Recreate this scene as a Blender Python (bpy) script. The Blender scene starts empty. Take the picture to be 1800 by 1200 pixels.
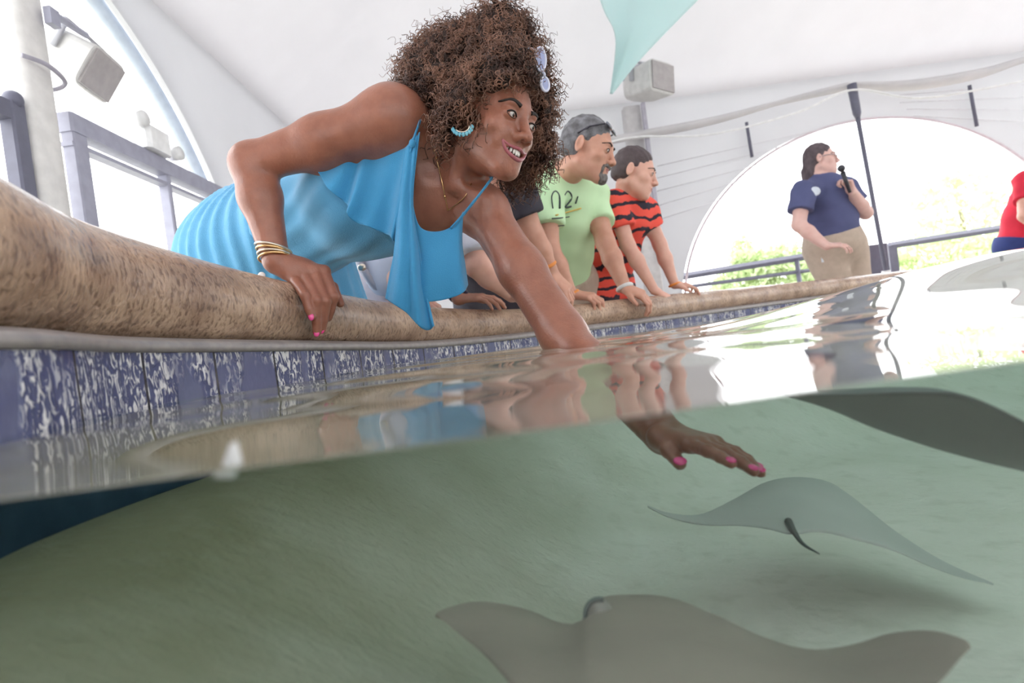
import bpy, bmesh, math, random
import numpy as np
from math import sin, cos, radians, pi, sqrt, atan, exp
from mathutils import Vector, Matrix
random.seed(3); rng = np.random.default_rng(3)
sc = bpy.context.scene
COL = sc.collection
# ------------------------------------------------------------------ camera, world, exposure
H = .6; FL = 1000.0; ROLL = radians(7.5); PITCH = atan(15/1000)
_f = np.array([0, cos(PITCH), -sin(PITCH)]); _r = np.array([1., 0, 0]); _u = np.cross(_r, _f)
CR = cos(ROLL)*_r - sin(ROLL)*_u; CU = sin(ROLL)*_r + cos(ROLL)*_u; CP = np.array([0, 0, H])
cd = bpy.data.cameras.new('camera'); cam = bpy.data.objects.new('camera', cd); COL.objects.link(cam)
cd.sensor_width = 36; cd.lens = 20; cd.clip_start = .01; cd.clip_end = 200
cam.matrix_world = Matrix(((CR[0], CU[0], -_f[0], 0), (CR[1], CU[1], -_f[1], 0), (CR[2], CU[2], -_f[2], H), (0, 0, 0, 1)))
cd.dof.use_dof = True; cd.dof.focus_distance = 1.2; cd.dof.aperture_fstop = 4.2
sc.camera = cam
w = bpy.data.worlds.new('world'); sc.world = w; w.use_nodes = True
w.node_tree.nodes['Background'].inputs[0].default_value = (.97, .985, 1, 1)
w.node_tree.nodes['Background'].inputs[1].default_value = 2.2
sc.view_settings.view_transform = 'Standard'; sc.view_settings.look = 'None'; sc.view_settings.gamma = 1
sc.view_settings.exposure = 1.28
sc.cycles.max_bounces = 12; sc.cycles.transmission_bounces = 10; sc.cycles.diffuse_bounces = 5; sc.cycles.glossy_bounces = 5
sc.cycles.sample_clamp_indirect = 8
YF = .2; IOR = 1.33

def P(px, py, Y=1.0):
    d = _f + CR*(px-900)/FL - CU*(py-600)/FL
    return CP + d*(Y/d[1])
def PX(px, py, X):
    d = P(px, py, 1) - CP
    return CP + d*(X/d[0])
def U(px, py, Y):                      # a point under water seen through the upright water face at YF
    d = P(px, py, 1) - CP; p = CP + d*YF; u = d/np.linalg.norm(d)
    t = np.array([u[0], 0, u[2]])/IOR; v = np.array([t[0], sqrt(1-t@t), t[2]])
    return p + v*((Y-YF)/v[1])
def proj(p):
    v = np.asarray(p)-CP; z = v@_f
    return 900+FL*(v@CR)/z, 600-FL*(v@CU)/z
def A(*a): return np.array(a, float)
def nrm(v): v = np.asarray(v, float); return v/np.linalg.norm(v)

# ------------------------------------------------------------------ object helpers
def tag(o, label=None, cat=None, group=None, kind=None):
    if label: o['label'] = label
    if cat: o['category'] = cat
    if group: o['group'] = group
    if kind: o['kind'] = kind
    return o
def link(o, parent=None):
    COL.objects.link(o)
    if parent: o.parent = parent; o.matrix_parent_inverse = Matrix.Translation(-Vector(parent.location)) 
    return o
def empty(name, loc, label=None, cat=None, group=None):
    o = bpy.data.objects.new(name, None); o.location = loc; o.empty_display_size = .1; COL.objects.link(o)
    return tag(o, label, cat, group)
def mesh(name, V, Fc, m=None, parent=None, smooth=True, uv=None):
    me = bpy.data.meshes.new(name)
    V = np.asarray(V, float)
    if isinstance(Fc, np.ndarray):
        n = len(Fc); k = Fc.shape[1]
        me.vertices.add(len(V)); me.vertices.foreach_set('co', V.astype(np.float32).ravel())
        me.loops.add(n*k); me.loops.foreach_set('vertex_index', Fc.astype(np.int32).ravel())
        me.polygons.add(n); me.polygons.foreach_set('loop_start', np.arange(0, n*k, k, dtype=np.int32))
        me.update(calc_edges=True)
    else:
        me.from_pydata([tuple(v) for v in V], [], [tuple(int(i) for i in f) for f in Fc])
    if uv is not None:
        l = me.uv_layers.new(name='UVMap'); li = np.zeros(len(me.loops), np.int32); me.loops.foreach_get('vertex_index', li)
        l.data.foreach_set('uv', np.asarray(uv, np.float32)[li].ravel())
    if smooth: me.polygons.foreach_set('use_smooth', np.ones(len(me.polygons), bool))
    if m: me.materials.append(m)
    me.validate(); me.update()
    return link(bpy.data.objects.new(name, me), parent)
class MB:
    def __init__(s): s.v = []; s.f = []
    def add(s, V, Fc):
        n = len(s.v); s.v += [tuple(map(float, v)) for v in V]; s.f += [tuple(int(i)+n for i in f) for f in Fc]; return s
    def box(s, c, d, R=None, bev=0):
        c = A(*c); h = A(*d)/2; R = np.eye(3) if R is None else R
        pts = []
        for z in (-1, 1):
            b = bev
            for (x, y) in ((-1, -1), (1, -1), (1, 1), (-1, 1)):
                if b: pts += [(x*h[0]-(0 if (x*y > 0) else x*b), y*h[1]-(y*b if x*y > 0 else 0), z*h[2]), (x*h[0]-(x*b if (x*y > 0) else 0), y*h[1]-(0 if x*y > 0 else y*b), z*h[2])]
                else: pts.append((x*h[0], y*h[1], z*h[2]))
        n = len(pts)//2
        V = [c+R@A(*p) for p in pts]
        return s.add(V, [tuple(range(n-1, -1, -1)), tuple(range(n, 2*n))]+[(i, (i+1) % n, n+(i+1) % n, n+i) for i in range(n)])
    def tube(s, pts, r, n=10, cap=True, flat=None):
        pts = [A(*p) for p in pts]; m = len(pts)
        rr = r if hasattr(r, '__len__') else [r]*m
        V = []; up = None
        for i in range(m):
            t = nrm(pts[min(i+1, m-1)]-pts[max(i-1, 0)]+1e-9)
            if up is None:
                up = A(0, 0, 1) if abs(t[2]) < .9 else A(1, 0, 0)
            a = nrm(np.cross(t, up)); b = np.cross(a, t); up = b
            for k in range(n):
                q = 2*pi*k/n
                V.append(pts[i]+rr[i]*(cos(q)*a+sin(q)*b*(flat or 1)))
        Fc = [(i*n+k, i*n+(k+1) % n, (i+1)*n+(k+1) % n, (i+1)*n+k) for i in range(m-1) for k in range(n)]
        if cap: Fc += [tuple(range(n-1, -1, -1)), tuple((m-1)*n+k for k in range(n))]
        return s.add(V, Fc)
    def ball(s, c, r, n=16, mrings=10, R=None):
        c = A(*c); r = A(*r) if hasattr(r, '__len__') else A(r, r, r); R = np.eye(3) if R is None else R
        V = [c+R@(A(0, 0, 1)*r)]
        for i in range(1, mrings):
            for k in range(n):
                a = pi*i/mrings; b = 2*pi*k/n; V.append(c+R@(A(sin(a)*cos(b), sin(a)*sin(b), cos(a))*r))
        V.append(c-R@(A(0, 0, 1)*r)); L = len(V)-1
        Fc = [(0, 1+k, 1+(k+1) % n) for k in range(n)]
        for i in range(mrings-2):
            for k in range(n): Fc.append((1+i*n+k, 1+(i+1)*n+k, 1+(i+1)*n+(k+1) % n, 1+i*n+(k+1) % n))
        Fc += [(L, 1+(mrings-2)*n+(k+1) % n, 1+(mrings-2)*n+k) for k in range(n)]
        return s.add(V, Fc)
    def build(s, name, m, parent=None, smooth=True): return mesh(name, s.v, s.f, m, parent, smooth)
def cr(pts, n=8, closed=False):           # Catmull-Rom through the points
    pts = [np.asarray(p, float) for p in pts]; out = []; N = len(pts)
    for i in range(N if closed else N-1):
        g = (lambda j: pts[j % N]) if closed else (lambda j: pts[min(max(j, 0), N-1)])
        a, b, c, d = g(i-1), g(i), g(i+1), g(i+2)
        for k in range(n):
            t = k/n; out.append(.5*((2*b)+(c-a)*t+(2*a-5*b+4*c-d)*t*t+(3*b-a-3*c+d)*t**3))
    if not closed: out.append(pts[-1])
    return out
def sheet(name, cols, m, parent, thick=.002, nu=8, nv=8, rip=None):
    cs = [cr(c, nv) for c in cols]; rows = [cr([c[j] for c in cs], nu) for j in range(len(cs[0]))]
    R_, C_ = len(rows), len(rows[0]); V = np.array(rows).reshape(-1, 3)
    if rip is not None:
        for j in range(R_):
            for i in range(C_): V[j*C_+i] += rip(i/(C_-1), j/(R_-1))
    Fc = [(j*C_+i, j*C_+i+1, (j+1)*C_+i+1, (j+1)*C_+i) for j in range(R_-1) for i in range(C_-1)]
    o = mesh(name, V, Fc, m, parent)
    md = o.modifiers.new('s', 'SOLIDIFY'); md.thickness = thick; md.offset = 0
    return o

# ------------------------------------------------------------------ materials
MATS = {}
def mat(name, col, rough=.6, col2=None, nscale=20, bump=0, bscale=60, metal=0, sss=0, trans=0, coat=0, spec=.5, stretch=(1, 1, 1), detail=4, sheen=0):
    if name in MATS: return MATS[name]
    m = bpy.data.materials.new(name); m.use_nodes = True; nt = m.node_tree; b = nt.nodes['Principled BSDF']; MATS[name] = m
    b.inputs['Base Color'].default_value = (*col, 1); b.inputs['Roughness'].default_value = rough; b.inputs['Metallic'].default_value = metal
    b.inputs['Specular IOR Level'].default_value = spec; b.inputs['Coat Weight'].default_value = coat; b.inputs['Sheen Weight'].default_value = sheen
    if sss:
        b.inputs['Subsurface Weight'].default_value = sss; b.inputs['Subsurface Radius'].default_value = (.012, .005, .003); b.inputs['Subsurface Scale'].default_value = 1
    tc = nt.nodes.new('ShaderNodeTexCoord'); mp = nt.nodes.new('ShaderNodeMapping'); mp.inputs['Scale'].default_value = stretch
    nt.links.new(tc.outputs['Object'], mp.inputs[0])
    n = nt.nodes.new('ShaderNodeTexNoise'); n.inputs['Scale'].default_value = nscale; n.inputs['Detail'].default_value = detail; nt.links.new(mp.outputs[0], n.inputs['Vector'])
    mx = nt.nodes.new('ShaderNodeMix'); mx.data_type = 'RGBA'; c2 = col2 or tuple(c*.88 for c in col)
    mx.inputs[6].default_value = (*col, 1); mx.inputs[7].default_value = (*c2, 1)
    rp = nt.nodes.new('ShaderNodeMapRange'); rp.inputs[1].default_value = .35; rp.inputs[2].default_value = .65
    nt.links.new(n.outputs[0], rp.inputs[0]); nt.links.new(rp.outputs[0], mx.inputs[0]); nt.links.new(mx.outputs[2], b.inputs['Base Color'])
    if bump:
        n2 = nt.nodes.new('ShaderNodeTexNoise'); n2.inputs['Scale'].default_value = bscale; n2.inputs['Detail'].default_value = 5; nt.links.new(mp.outputs[0], n2.inputs['Vector'])
        bp = nt.nodes.new('ShaderNodeBump'); bp.inputs['Distance'].default_value = bump; nt.links.new(n2.outputs[0], bp.inputs['Height']); nt.links.new(bp.outputs[0], b.inputs['Normal'])
    if trans:
        t = nt.nodes.new('ShaderNodeBsdfTranslucent'); t.inputs[0].default_value = (*col, 1); ms = nt.nodes.new('ShaderNodeMixShader'); ms.inputs[0].default_value = trans
        out = nt.nodes['Material Output']; nt.links.new(b.outputs[0], ms.inputs[1]); nt.links.new(t.outputs[0], ms.inputs[2]); nt.links.new(ms.outputs[0], out.inputs[0])
    return m
fabric_tent = mat('tent_fabric', (.63, .615, .63), .9, (.60, .585, .60), 2, trans=.13)
wall_panel = mat('tent_wall_fabric', (.72, .72, .74), .9, (.69, .69, .71), 2, trans=.27)
side_fill_panel = mat('tent_side_fill_fabric', (.93, .93, .94), .9, (.91, .91, .92), 2, trans=.8)  # unseen front and right walls, made extra white and translucent as added fill light
mint = mat('mint_fabric', (.70, .86, .86), .9, (.74, .88, .88), 2, trans=.5)
white_paint = mat('white_paint', (.74, .74, .74), .5, nscale=4)
grey_plastic = mat('grey_speaker_plastic', (.60, .59, .58), .55)
grille = mat('speaker_grille', (.40, .37, .37), .7)
dark_metal = mat('dark_metal', (.13, .13, .18), .5)
mid_metal = mat('grey_metal', (.33, .33, .41), .5)
concrete = mat('concrete', (.45, .43, .40), .85, (.38, .36, .34), 6, bump=.01)
skin_w = mat('skin_brown', (.335, .133, .085), .34, (.27, .104, .065), 30, bump=.0006, bscale=220, sss=.12)
lips_m = mat('lip_mauve', (.36, .10, .12), .32)
teeth_m = mat('teeth', (.85, .82, .76), .25, (.83, .80, .74))
eye_white = mat('eye_white', (.55, .51, .48), .15, (.53, .49, .46)); iris_m = mat('iris_dark', (.025, .012, .008), .1)
brow_m = mat('brow_dark', (.022, .014, .012), .8); 
hair_dark = mat('hair_dark_brown', (.055, .026, .018), .6, (.03, .015, .012), 40, bump=.01, bscale=90)
hair_curl = mat('hair_brown_curls', (.34, .17, .11), .42, (.07, .032, .024), 22)
blue_c = mat('blue_chiffon', (.045, .31, .58), .75, (.04, .285, .54), 8, bump=.0012, bscale=500, trans=.12, sheen=.2)
blue_l = mat('blue_bodice', (.12, .40, .66), .75, (.09, .36, .62), 8, bump=.0012, bscale=400, sheen=.25)
pink_nail = mat('pink_nail_polish', (.85, .07, .30), .2, (.83, .06, .28), coat=.6)
gold = mat('gold_metal', (.80, .52, .25), .25, metal=1); silver = mat('silver_metal', (.75, .68, .58), .28, metal=1)
turq = mat('turquoise_bead', (.10, .38, .52), .25, (.2, .5, .6))
skin_l = mat('skin_light', (.72, .42, .33), .5, (.66, .36, .28), 25, sss=.12)
skin_t = mat('skin_tan', (.60, .32, .23), .5, (.54, .27, .19), 25, sss=.12)
skin_p = mat('skin_pale', (.72, .47, .42), .5, (.68, .42, .37), 25, sss=.12)
hair_grey = mat('hair_greying', (.09, .085, .09), .7, (.22, .22, .24), 30, bump=.004, bscale=200)
hair_boy = mat('hair_boy_brown', (.10, .075, .08), .7, (.07, .05, .055), 30, bump=.004, bscale=200)
hair_staff = mat('hair_dark_long', (.07, .05, .06), .6, (.11, .08, .09), 30, bump=.004, bscale=120)
beard_m = mat('beard_grey', (.10, .085, .08), .8, (.2, .18, .17), 80)
lime = mat('lime_tshirt', (.62, .86, .54), .85, (.58, .82, .50), 6); ink = mat('dark_print', (.05, .07, .07), .8); ink_y = mat('yellow_print', (.75, .55, .15), .8)
black_c = mat('black_cloth', (.03, .028, .04), .85, (.045, .04, .055), 12); navy = mat('navy_polo', (.075, .085, .19), .85, (.085, .095, .21), 8)  # navy lightened so its colour stands in for glare haze
khaki = mat('khaki_trousers', (.52, .42, .34), .85); grey_c = mat('grey_tshirt', (.62, .62, .70), .85, (.56, .56, .64), 10)
pinkish = mat('pale_pink_cloth', (.78, .66, .68), .85, (.72, .60, .63), 10); red_c = mat('red_tshirt', (.70, .025, .06), .85, (.62, .02, .05), 8)
orange_b = mat('orange_band', (.85, .30, .06), .5); white_b = mat('white_plastic', (.8, .8, .8), .4)
mic_m = mat('microphone_black', (.03, .03, .04), .4); shoe_m = mat('shoe', (.12, .12, .13), .7)
denim = mat('dark_blue_shorts', (.03, .05, .20), .85)

# ------------------------------------------------------------------ implicit surfaces
def cap(a, b, ra, rb=None, k=.02, cut=False, sub=False): return dict(t='c', a=A(*a), b=A(*b), ra=ra, rb=ra if rb is None else rb, k=k, cut=cut, sub=sub)
def ell(c, r, R=None, k=.02, sub=False): return dict(t='e', c=A(*c), r=A(*r) if hasattr(r, '__len__') else A(r, r, r), R=np.eye(3) if R is None else R, k=k, sub=sub)
def bbox(o):
    if o['t'] == 'c':
        r = max(o['ra'], o['rb']); return np.minimum(o['a'], o['b'])-r, np.maximum(o['a'], o['b'])+r
    r = o['r'].max(); return o['c']-r, o['c']+r
def gval(o, X, Y, Z):
    if o['t'] == 'c':
        a, b = o['a'], o['b']; d = b-a; L = float(d@d)+1e-12
        x, y, z = X-a[0], Y-a[1], Z-a[2]; t = (x*d[0]+y*d[1]+z*d[2])/L
        tc = np.clip(t, 0, 1)
        g = np.sqrt((x-tc*d[0])**2+(y-tc*d[1])**2+(z-tc*d[2])**2)-(o['ra']+(o['rb']-o['ra'])*tc)
        if o['cut']: l = sqrt(L); g = np.maximum(g, np.maximum(-t, t-1)*l)
        return g
    R = o['R']; c = o['c']; x, y, z = X-c[0], Y-c[1], Z-c[2]
    u = (R[0, 0]*x+R[1, 0]*y+R[2, 0]*z)/o['r'][0]; v = (R[0, 1]*x+R[1, 1]*y+R[2, 1]*z)/o['r'][1]; w_ = (R[0, 2]*x+R[1, 2]*y+R[2, 2]*z)/o['r'][2]
    k0 = np.sqrt(u*u+v*v+w_*w_)+1e-9; k1 = np.sqrt((u/o['r'][0])**2+(v/o['r'][1])**2+(w_/o['r'][2])**2)+1e-9
    return k0*(k0-1)/k1
def comb(d, g, o):
    k = o['k']
    if o['sub']:
        g = -g; h = np.clip(k-np.abs(d-g), 0, None)/k; return np.maximum(d, g)+h*h*k*.25
    h = np.clip(k-np.abs(d-g), 0, None)/k; return np.minimum(d, g)-h*h*k*.25
def field(ops, lo, hi, h):
    ax = [np.arange(lo[i], hi[i]+h, h) for i in range(3)]
    D = np.full([len(a) for a in ax], .2)
    for o in ops:
        bl, bh = bbox(o); mg = o['k']+3*h; s = []
        for i in range(3):
            i0 = int(np.searchsorted(ax[i], bl[i]-mg)); i1 = int(np.searchsorted(ax[i], bh[i]+mg)); s.append(slice(i0, i1))
        if any(q.stop <= q.start for q in s): continue
        X, Y, Z = ax[0][s[0], None, None], ax[1][None, s[1], None], ax[2][None, None, s[2]]
        D[tuple(s)] = comb(D[tuple(s)], gval(o, X, Y, Z), o)
    return D, ax
def ev(ops, p):
    p = np.atleast_2d(p); d = np.full(len(p), .5)
    for o in ops: d = comb(d, gval(o, p[:, 0], p[:, 1], p[:, 2]), o)
    return d
def nets(D, ax, h):
    S = D < 0; nx, ny, nz = D.shape
    cnt = np.zeros((nx-1, ny-1, nz-1), np.uint8)
    off = [(i, j, k) for i in (0, 1) for j in (0, 1) for k in (0, 1)]
    for i, j, k in off: cnt += S[i:nx-1+i, j:ny-1+j, k:nz-1+k]
    I = np.argwhere((cnt > 0) & (cnt < 8))
    if len(I) == 0: return np.zeros((0, 3)), np.zeros((0, 4), int)
    cv = {o: D[I[:, 0]+o[0], I[:, 1]+o[1], I[:, 2]+o[2]] for o in off}
    acc = np.zeros((len(I), 3)); n = np.zeros(len(I))
    for a in off:
        for q in range(3):
            if a[q] == 0:
                b = list(a); b[q] = 1; b = tuple(b); va, vb = cv[a], cv[b]; m = (va < 0) != (vb < 0)
                t = np.where(m, va/np.where(m, va-vb, 1), 0)
                pt = np.tile(np.array(a, float), (len(I), 1)); pt[:, q] = t
                acc += pt*m[:, None]; n += m
    V = (acc/n[:, None]+I)*h+np.array([ax[0][0], ax[1][0], ax[2][0]])
    idx = np.full((nx-1, ny-1, nz-1), -1, np.int32); idx[I[:, 0], I[:, 1], I[:, 2]] = np.arange(len(I))
    Q = []
    for q in range(3):
        s0 = [slice(1, None)]*3; s1 = [slice(1, None)]*3
        o1, o2 = [i for i in range(3) if i != q]
        a = np.moveaxis(S, q, 0); a = a if True else a
        sa = [slice(None)]*3; sa[q] = slice(0, -1); sb = [slice(None)]*3; sb[q] = slice(1, None)
        m = S[tuple(sa)] != S[tuple(sb)]
        E_ = np.argwhere(m); ok = (E_[:, o1] > 0) & (E_[:, o2] > 0) & (E_[:, o1] < D.shape[o1]-1) & (E_[:, o2] < D.shape[o2]-1); E_ = E_[ok]
        if len(E_) == 0: continue
        ins = S[E_[:, 0], E_[:, 1], E_[:, 2]]
        def g(d1, d2):
            e = E_.copy(); e[:, o1] -= d1; e[:, o2] -= d2; return idx[e[:, 0], e[:, 1], e[:, 2]]
        f = np.stack([g(1, 1), g(0, 1), g(0, 0), g(1, 0)], 1)
        flip = ins if q != 1 else ~ins
        f[~flip] = f[~flip][:, ::-1]; Q.append(f)
    Q = np.concatenate(Q); Q = Q[(Q >= 0).all(1)]
    return V, Q
def sdf_mesh(name, ops, h, m, parent=None, boxes=None, post=None):
    """boxes: list of (lo, hi, h): the same surface at finer resolution in some boxes, one mesh"""
    bb = [bbox(o) for o in ops if not o['sub']]
    lo = np.min([b[0] for b in bb], 0)-4*h; hi = np.max([b[1] for b in bb], 0)+4*h
    VV = []; QQ = []; nv = 0
    regs = [(lo, hi, h)]+[(A(*b[0]), A(*b[1]), b[2]) for b in (boxes or [])]
    for ri, (l, u, hh) in enumerate(regs):
        D, ax = field(ops, l, u, hh)
        if post: D = post(D, ax)
        V, Q = nets(D, ax, hh)
        if ri == 0 and boxes:
            c = V[Q].mean(1); keep = np.ones(len(Q), bool)
            for (bl, bu, _) in regs[1:]: keep &= ~((c > bl+2.2*_).all(1) & (c < bu-2.2*_).all(1))
            Q = Q[keep]
        VV.append(V); QQ.append(Q+nv); nv += len(V)
    V = np.concatenate(VV); Q = np.concatenate(QQ)
    u_, inv = np.unique(Q, return_inverse=True); V = V[u_]; Q = inv.reshape(Q.shape)
    return mesh(name, V, Q, m, parent)
def rot(y, p=0, r=0):
    y, p, r = map(radians, (y, p, r)); cz, sz, cx, sx, cy, sy = cos(y), sin(y), cos(p), sin(p), cos(r), sin(r)
    return np.array([[cz, -sz, 0], [sz, cz, 0], [0, 0, 1]])@np.array([[1, 0, 0], [0, cx, -sx], [0, sx, cx]])@np.array([[cy, 0, sy], [0, 1, 0], [-sy, 0, cy]])
def xf(ops, R, pos, s=1.0):
    out = []
    for o in ops:
        o = dict(o)
        if o['t'] == 'c': o['a'] = R@o['a']*s+pos; o['b'] = R@o['b']*s+pos; o['ra'] = o['ra']*s; o['rb'] = o['rb']*s
        else: o['c'] = R@o['c']*s+pos; o['r'] = o['r']*s; o['R'] = R@o['R']
        o['k'] = o['k']*s; out.append(o)
    return out
def head_ops(smile=False, male=False):
    jw = .052 if male else .046
    o = [ell((0, .018, .035), (.073, .092, .080), k=.01), ell((0, -.028, -.015), (.061, .062, .074), k=.03),
         ell((0, -.034, -.066), (.050 if male else .041, .050, .044), k=.03), ell((0, -.076, -.1), (.020, .016, .015), k=.03),
         cap((jw, .0, -.056), (.016, -.07, -.095), .012, .012, .03), cap((-jw, .0, -.056), (-.016, -.07, -.095), .012, .012, .03),
         cap((-.036, -.080, .021), (.036, -.080, .021), .010 if male else .007, None, .02),
         ell((.042, -.058, -.026), (.022, .020, .018), k=.025), ell((-.042, -.058, -.026), (.022, .020, .018), k=.025)]
    for s in (1, -1): o.append(ell((s*.031, -.099, .001), (.017, .016, .012), k=.018, sub=True))
    for s in (1, -1): o += [ell((s*.031, -.0765, .001), (.0165, .0145, .0135), k=.006)]
    o += [cap((0, -.085, .012), (0, -.108, -.028), .0075, .010, .012), ell((0, -.1125, -.034), (.0115, .010, .0095), k=.009),
          ell((.0135, -.102, -.037), (.0085, .0105, .008), k=.006), ell((-.0135, -.102, -.037), (.0085, .0105, .008), k=.006),
          ell((0, -.050, -.062), (.040, .046, .028), k=.022)]
    for s in (1, -1):
        o += [ell((s*.0075, -.110, -.0435), (.0035, .006, .004), k=.003, sub=True),
              ell((s*.077, .012, -.004), (.009, .019, .031), rot(s*18), k=.006), ell((s*.084, .008, -.002), (.006, .011, .020), rot(s*18), k=.005, sub=True)]
    if smile:
        o += [cap((.024, -.084, -.03), (.037, -.068, -.052), .009, .008, .016), cap((-.024, -.084, -.03), (-.037, -.068, -.052), .009, .008, .016),
              ell((0, -.092, -.0655), (.027, .017, .0085), k=.005, sub=True)]
    else:
        o += [cap((-.02, -.0905, -.060), (.02, -.0905, -.060), .0055, .0055, .006), cap((-.016, -.090, -.070), (.016, -.090, -.070), .006, .006, .006),
              cap((-.024, -.098, -.065), (.024, -.098, -.065), .0022, .0022, .003, sub=True)]
    return o
def hand_ops(W, D, N, side, curl=(30, 40, 30), s=1.0, thumb=1.0):
    D = nrm(D); N = nrm(A(*N)-D*(np.dot(N, D))); S = np.cross(D, N)*side
    o = []; tips = []
    for i in range(4):
        M = W+s*(D*(.088-.004*abs(i-1)-.003*i)+S*(.029-.0185*i)); o.append(cap(W+s*S*(.012-.008*i), M, .014*s, .0115*s, .014*s))
        L = ([.040, .025, .020], [.045, .028, .022], [.042, .026, .021], [.033, .020, .018])[i]; r = (.0088, .009, .0086, .0075)[i]
        a = 0; p = M
        for j in range(3):
            a += radians(curl[j]+i*2); d = D*cos(a)-N*sin(a)+S*(.10-.065*i); d = nrm(d); q = p+d*L[j]*s
            o.append(cap(p, q, r*s*(1-.09*j), r*s*(.92-.09*j), .004*s)); p = q
        tips.append((p, d))
    b = W+s*(D*.02+S*.024); m = b+s*(D*.034+S*.026*thumb-N*.012); e = m+s*(D*.030+S*.006-N*.012)
    o += [cap(W+s*D*.01, b, .016*s, .014*s, .012*s), cap(b, m, .0135*s, .0105*s, .012*s), cap(m, e, .0102*s, .0085*s, .004*s)]
    return o, tips, e
def sinfold(amp, freqs, seed=0):
    r = np.random.default_rng(seed); ks = [nrm(r.normal(size=3))*f for f in freqs]; ph = r.uniform(0, 6, len(freqs))
    def fn(D, ax):
        X, Y, Z = ax[0][:, None, None], ax[1][None, :, None], ax[2][None, None, :]
        for k, p, f in zip(ks, ph, freqs): D = D-amp*(freqs[0]/f)*np.sin(k[0]*X+k[1]*Y+k[2]*Z+p)
        return D
    return fn
# ------------------------------------------------------------------ the pool
_pc = [P(0, 590, .5), P(270, 604, .78), P(540, 606, 1.15), P(760, 604, 1.66), P(950, 586, 2.12), P(1150, 561, 2.5)]
PC = [A(-.30, -.75, .656), A(-.43, -.35, .656), A(-.455, .1, .656)]+_pc+[A(1.22, 2.98, .575), A(1.95, 3.45, .57), A(2.9, 3.9, .565), A(3.8, 4.2, .565), A(4.7, 4.3, .565), A(5.5, 3.9, .565), A(5.8, 3, .565), A(5.8, 1.2, .565), A(5.3, -.4, .57), A(4, -1.3, .58), A(2, -1.6, .6), A(.5, -1.3, .64)]
_hh = [.20, .20, .20, .195, .175, .145, .120, .100, .106]+[.106]*9+[.12, .13, .14, .145]
_q = cr([np.append(p, h) for p, h in zip(PC, _hh)], 24, closed=True)
Q4 = np.array(_q); N_ = len(Q4); RIM = Q4[:, :3]; RH = Q4[:, 3]
tg = np.roll(RIM, -1, 0)-np.roll(RIM, 1, 0); tg[:, 2] = 0; tg /= np.linalg.norm(tg, axis=1)[:, None]
NO = np.stack([-tg[:, 1], tg[:, 0], 0*tg[:, 0]], 1)        # outward from the water (the curve runs clockwise)
if (NO[N_//3]@(RIM[N_//3]-A(2.5, 1.5, .57))) < 0: NO = -NO
ARC = np.concatenate([[0], np.cumsum(np.linalg.norm(np.diff(RIM, axis=0), axis=1))])
def ring(name, prof, m, parent, uvm=True):
    """prof(i) -> list of (outward, up) offsets from the rim line, swept round the pool"""
    V = []; UV = []; n = None
    for i in range(N_+1):
        j = i % N_; pr = prof(j); n = len(pr); L = 0; s = ARC[j] if i < N_ else ARC[-1]+.05
        for k, (a, b) in enumerate(pr):
            if k: L += math.hypot(a-pr[k-1][0], b-pr[k-1][1])
            V.append(RIM[j]+NO[j]*a+A(0, 0, b)); UV.append((s, L))
    F_ = np.array([(i*n+k, i*n+k+1, (i+1)*n+k+1, (i+1)*n+k) for i in range(N_) for k in range(n-1)])
    return mesh(name, V, F_, m, parent, uv=UV)
def sand_stone():
    m = bpy.data.materials.new('rim_stone'); m.use_nodes = True; nt = m.node_tree; b = nt.nodes['Principled BSDF']; N = nt.nodes.new; L = nt.links.new
    tc = N('ShaderNodeTexCoord'); mp = N('ShaderNodeMapping'); mp.inputs['Scale'].default_value = (1, 1, .5); L(tc.outputs['Object'], mp.inputs[0])
    n1 = N('ShaderNodeTexNoise'); n1.inputs['Scale'].default_value = 14; n1.inputs['Detail'].default_value = 6; L(tc.outputs['Object'], n1.inputs['Vector'])
    n2 = N('ShaderNodeTexNoise'); n2.inputs['Scale'].default_value = 150; n2.inputs['Detail'].default_value = 4; L(mp.outputs[0], n2.inputs['Vector'])
    n3 = N('ShaderNodeTexNoise'); n3.inputs['Scale'].default_value = 5; n3.inputs['Detail'].default_value = 3; L(tc.outputs['Object'], n3.inputs['Vector'])
    cr_ = N('ShaderNodeValToRGB'); e = cr_.color_ramp.elements; e[0].position = .3; e[0].color = (.30, .185, .125, 1); e[1].position = .7; e[1].color = (.60, .42, .295, 1); L(n1.outputs[0], cr_.inputs[0])
    c2 = N('ShaderNodeValToRGB'); e = c2.color_ramp.elements; e[0].position = .34; e[0].color = (.38, .33, .32, 1); e[1].position = .5; e[1].color = (1, 1, 1, 1); L(n2.outputs[0], c2.inputs[0])
    mx = N('ShaderNodeMix'); mx.data_type = 'RGBA'; mx.blend_type = 'MULTIPLY'; mx.inputs[0].default_value = .8; L(cr_.outputs[0], mx.inputs[6]); L(c2.outputs[0], mx.inputs[7]); L(mx.outputs[2], b.inputs['Base Color'])
    r = N('ShaderNodeMapRange'); r.inputs[1].default_value = .42; r.inputs[2].default_value = .62; r.inputs[3].default_value = .16; r.inputs[4].default_value = .5; L(n3.outputs[0], r.inputs[0]); L(r.outputs[0], b.inputs['Roughness'])
    bp = N('ShaderNodeBump'); bp.inputs['Distance'].default_value = .0045; bp.inputs['Strength'].default_value = .9; L(n2.outputs[0], bp.inputs['Height']); L(bp.outputs[0], b.inputs['Normal'])
    b.inputs['Coat Weight'].default_value = .35; b.inputs['Coat Roughness'].default_value = .2
    return m
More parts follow.
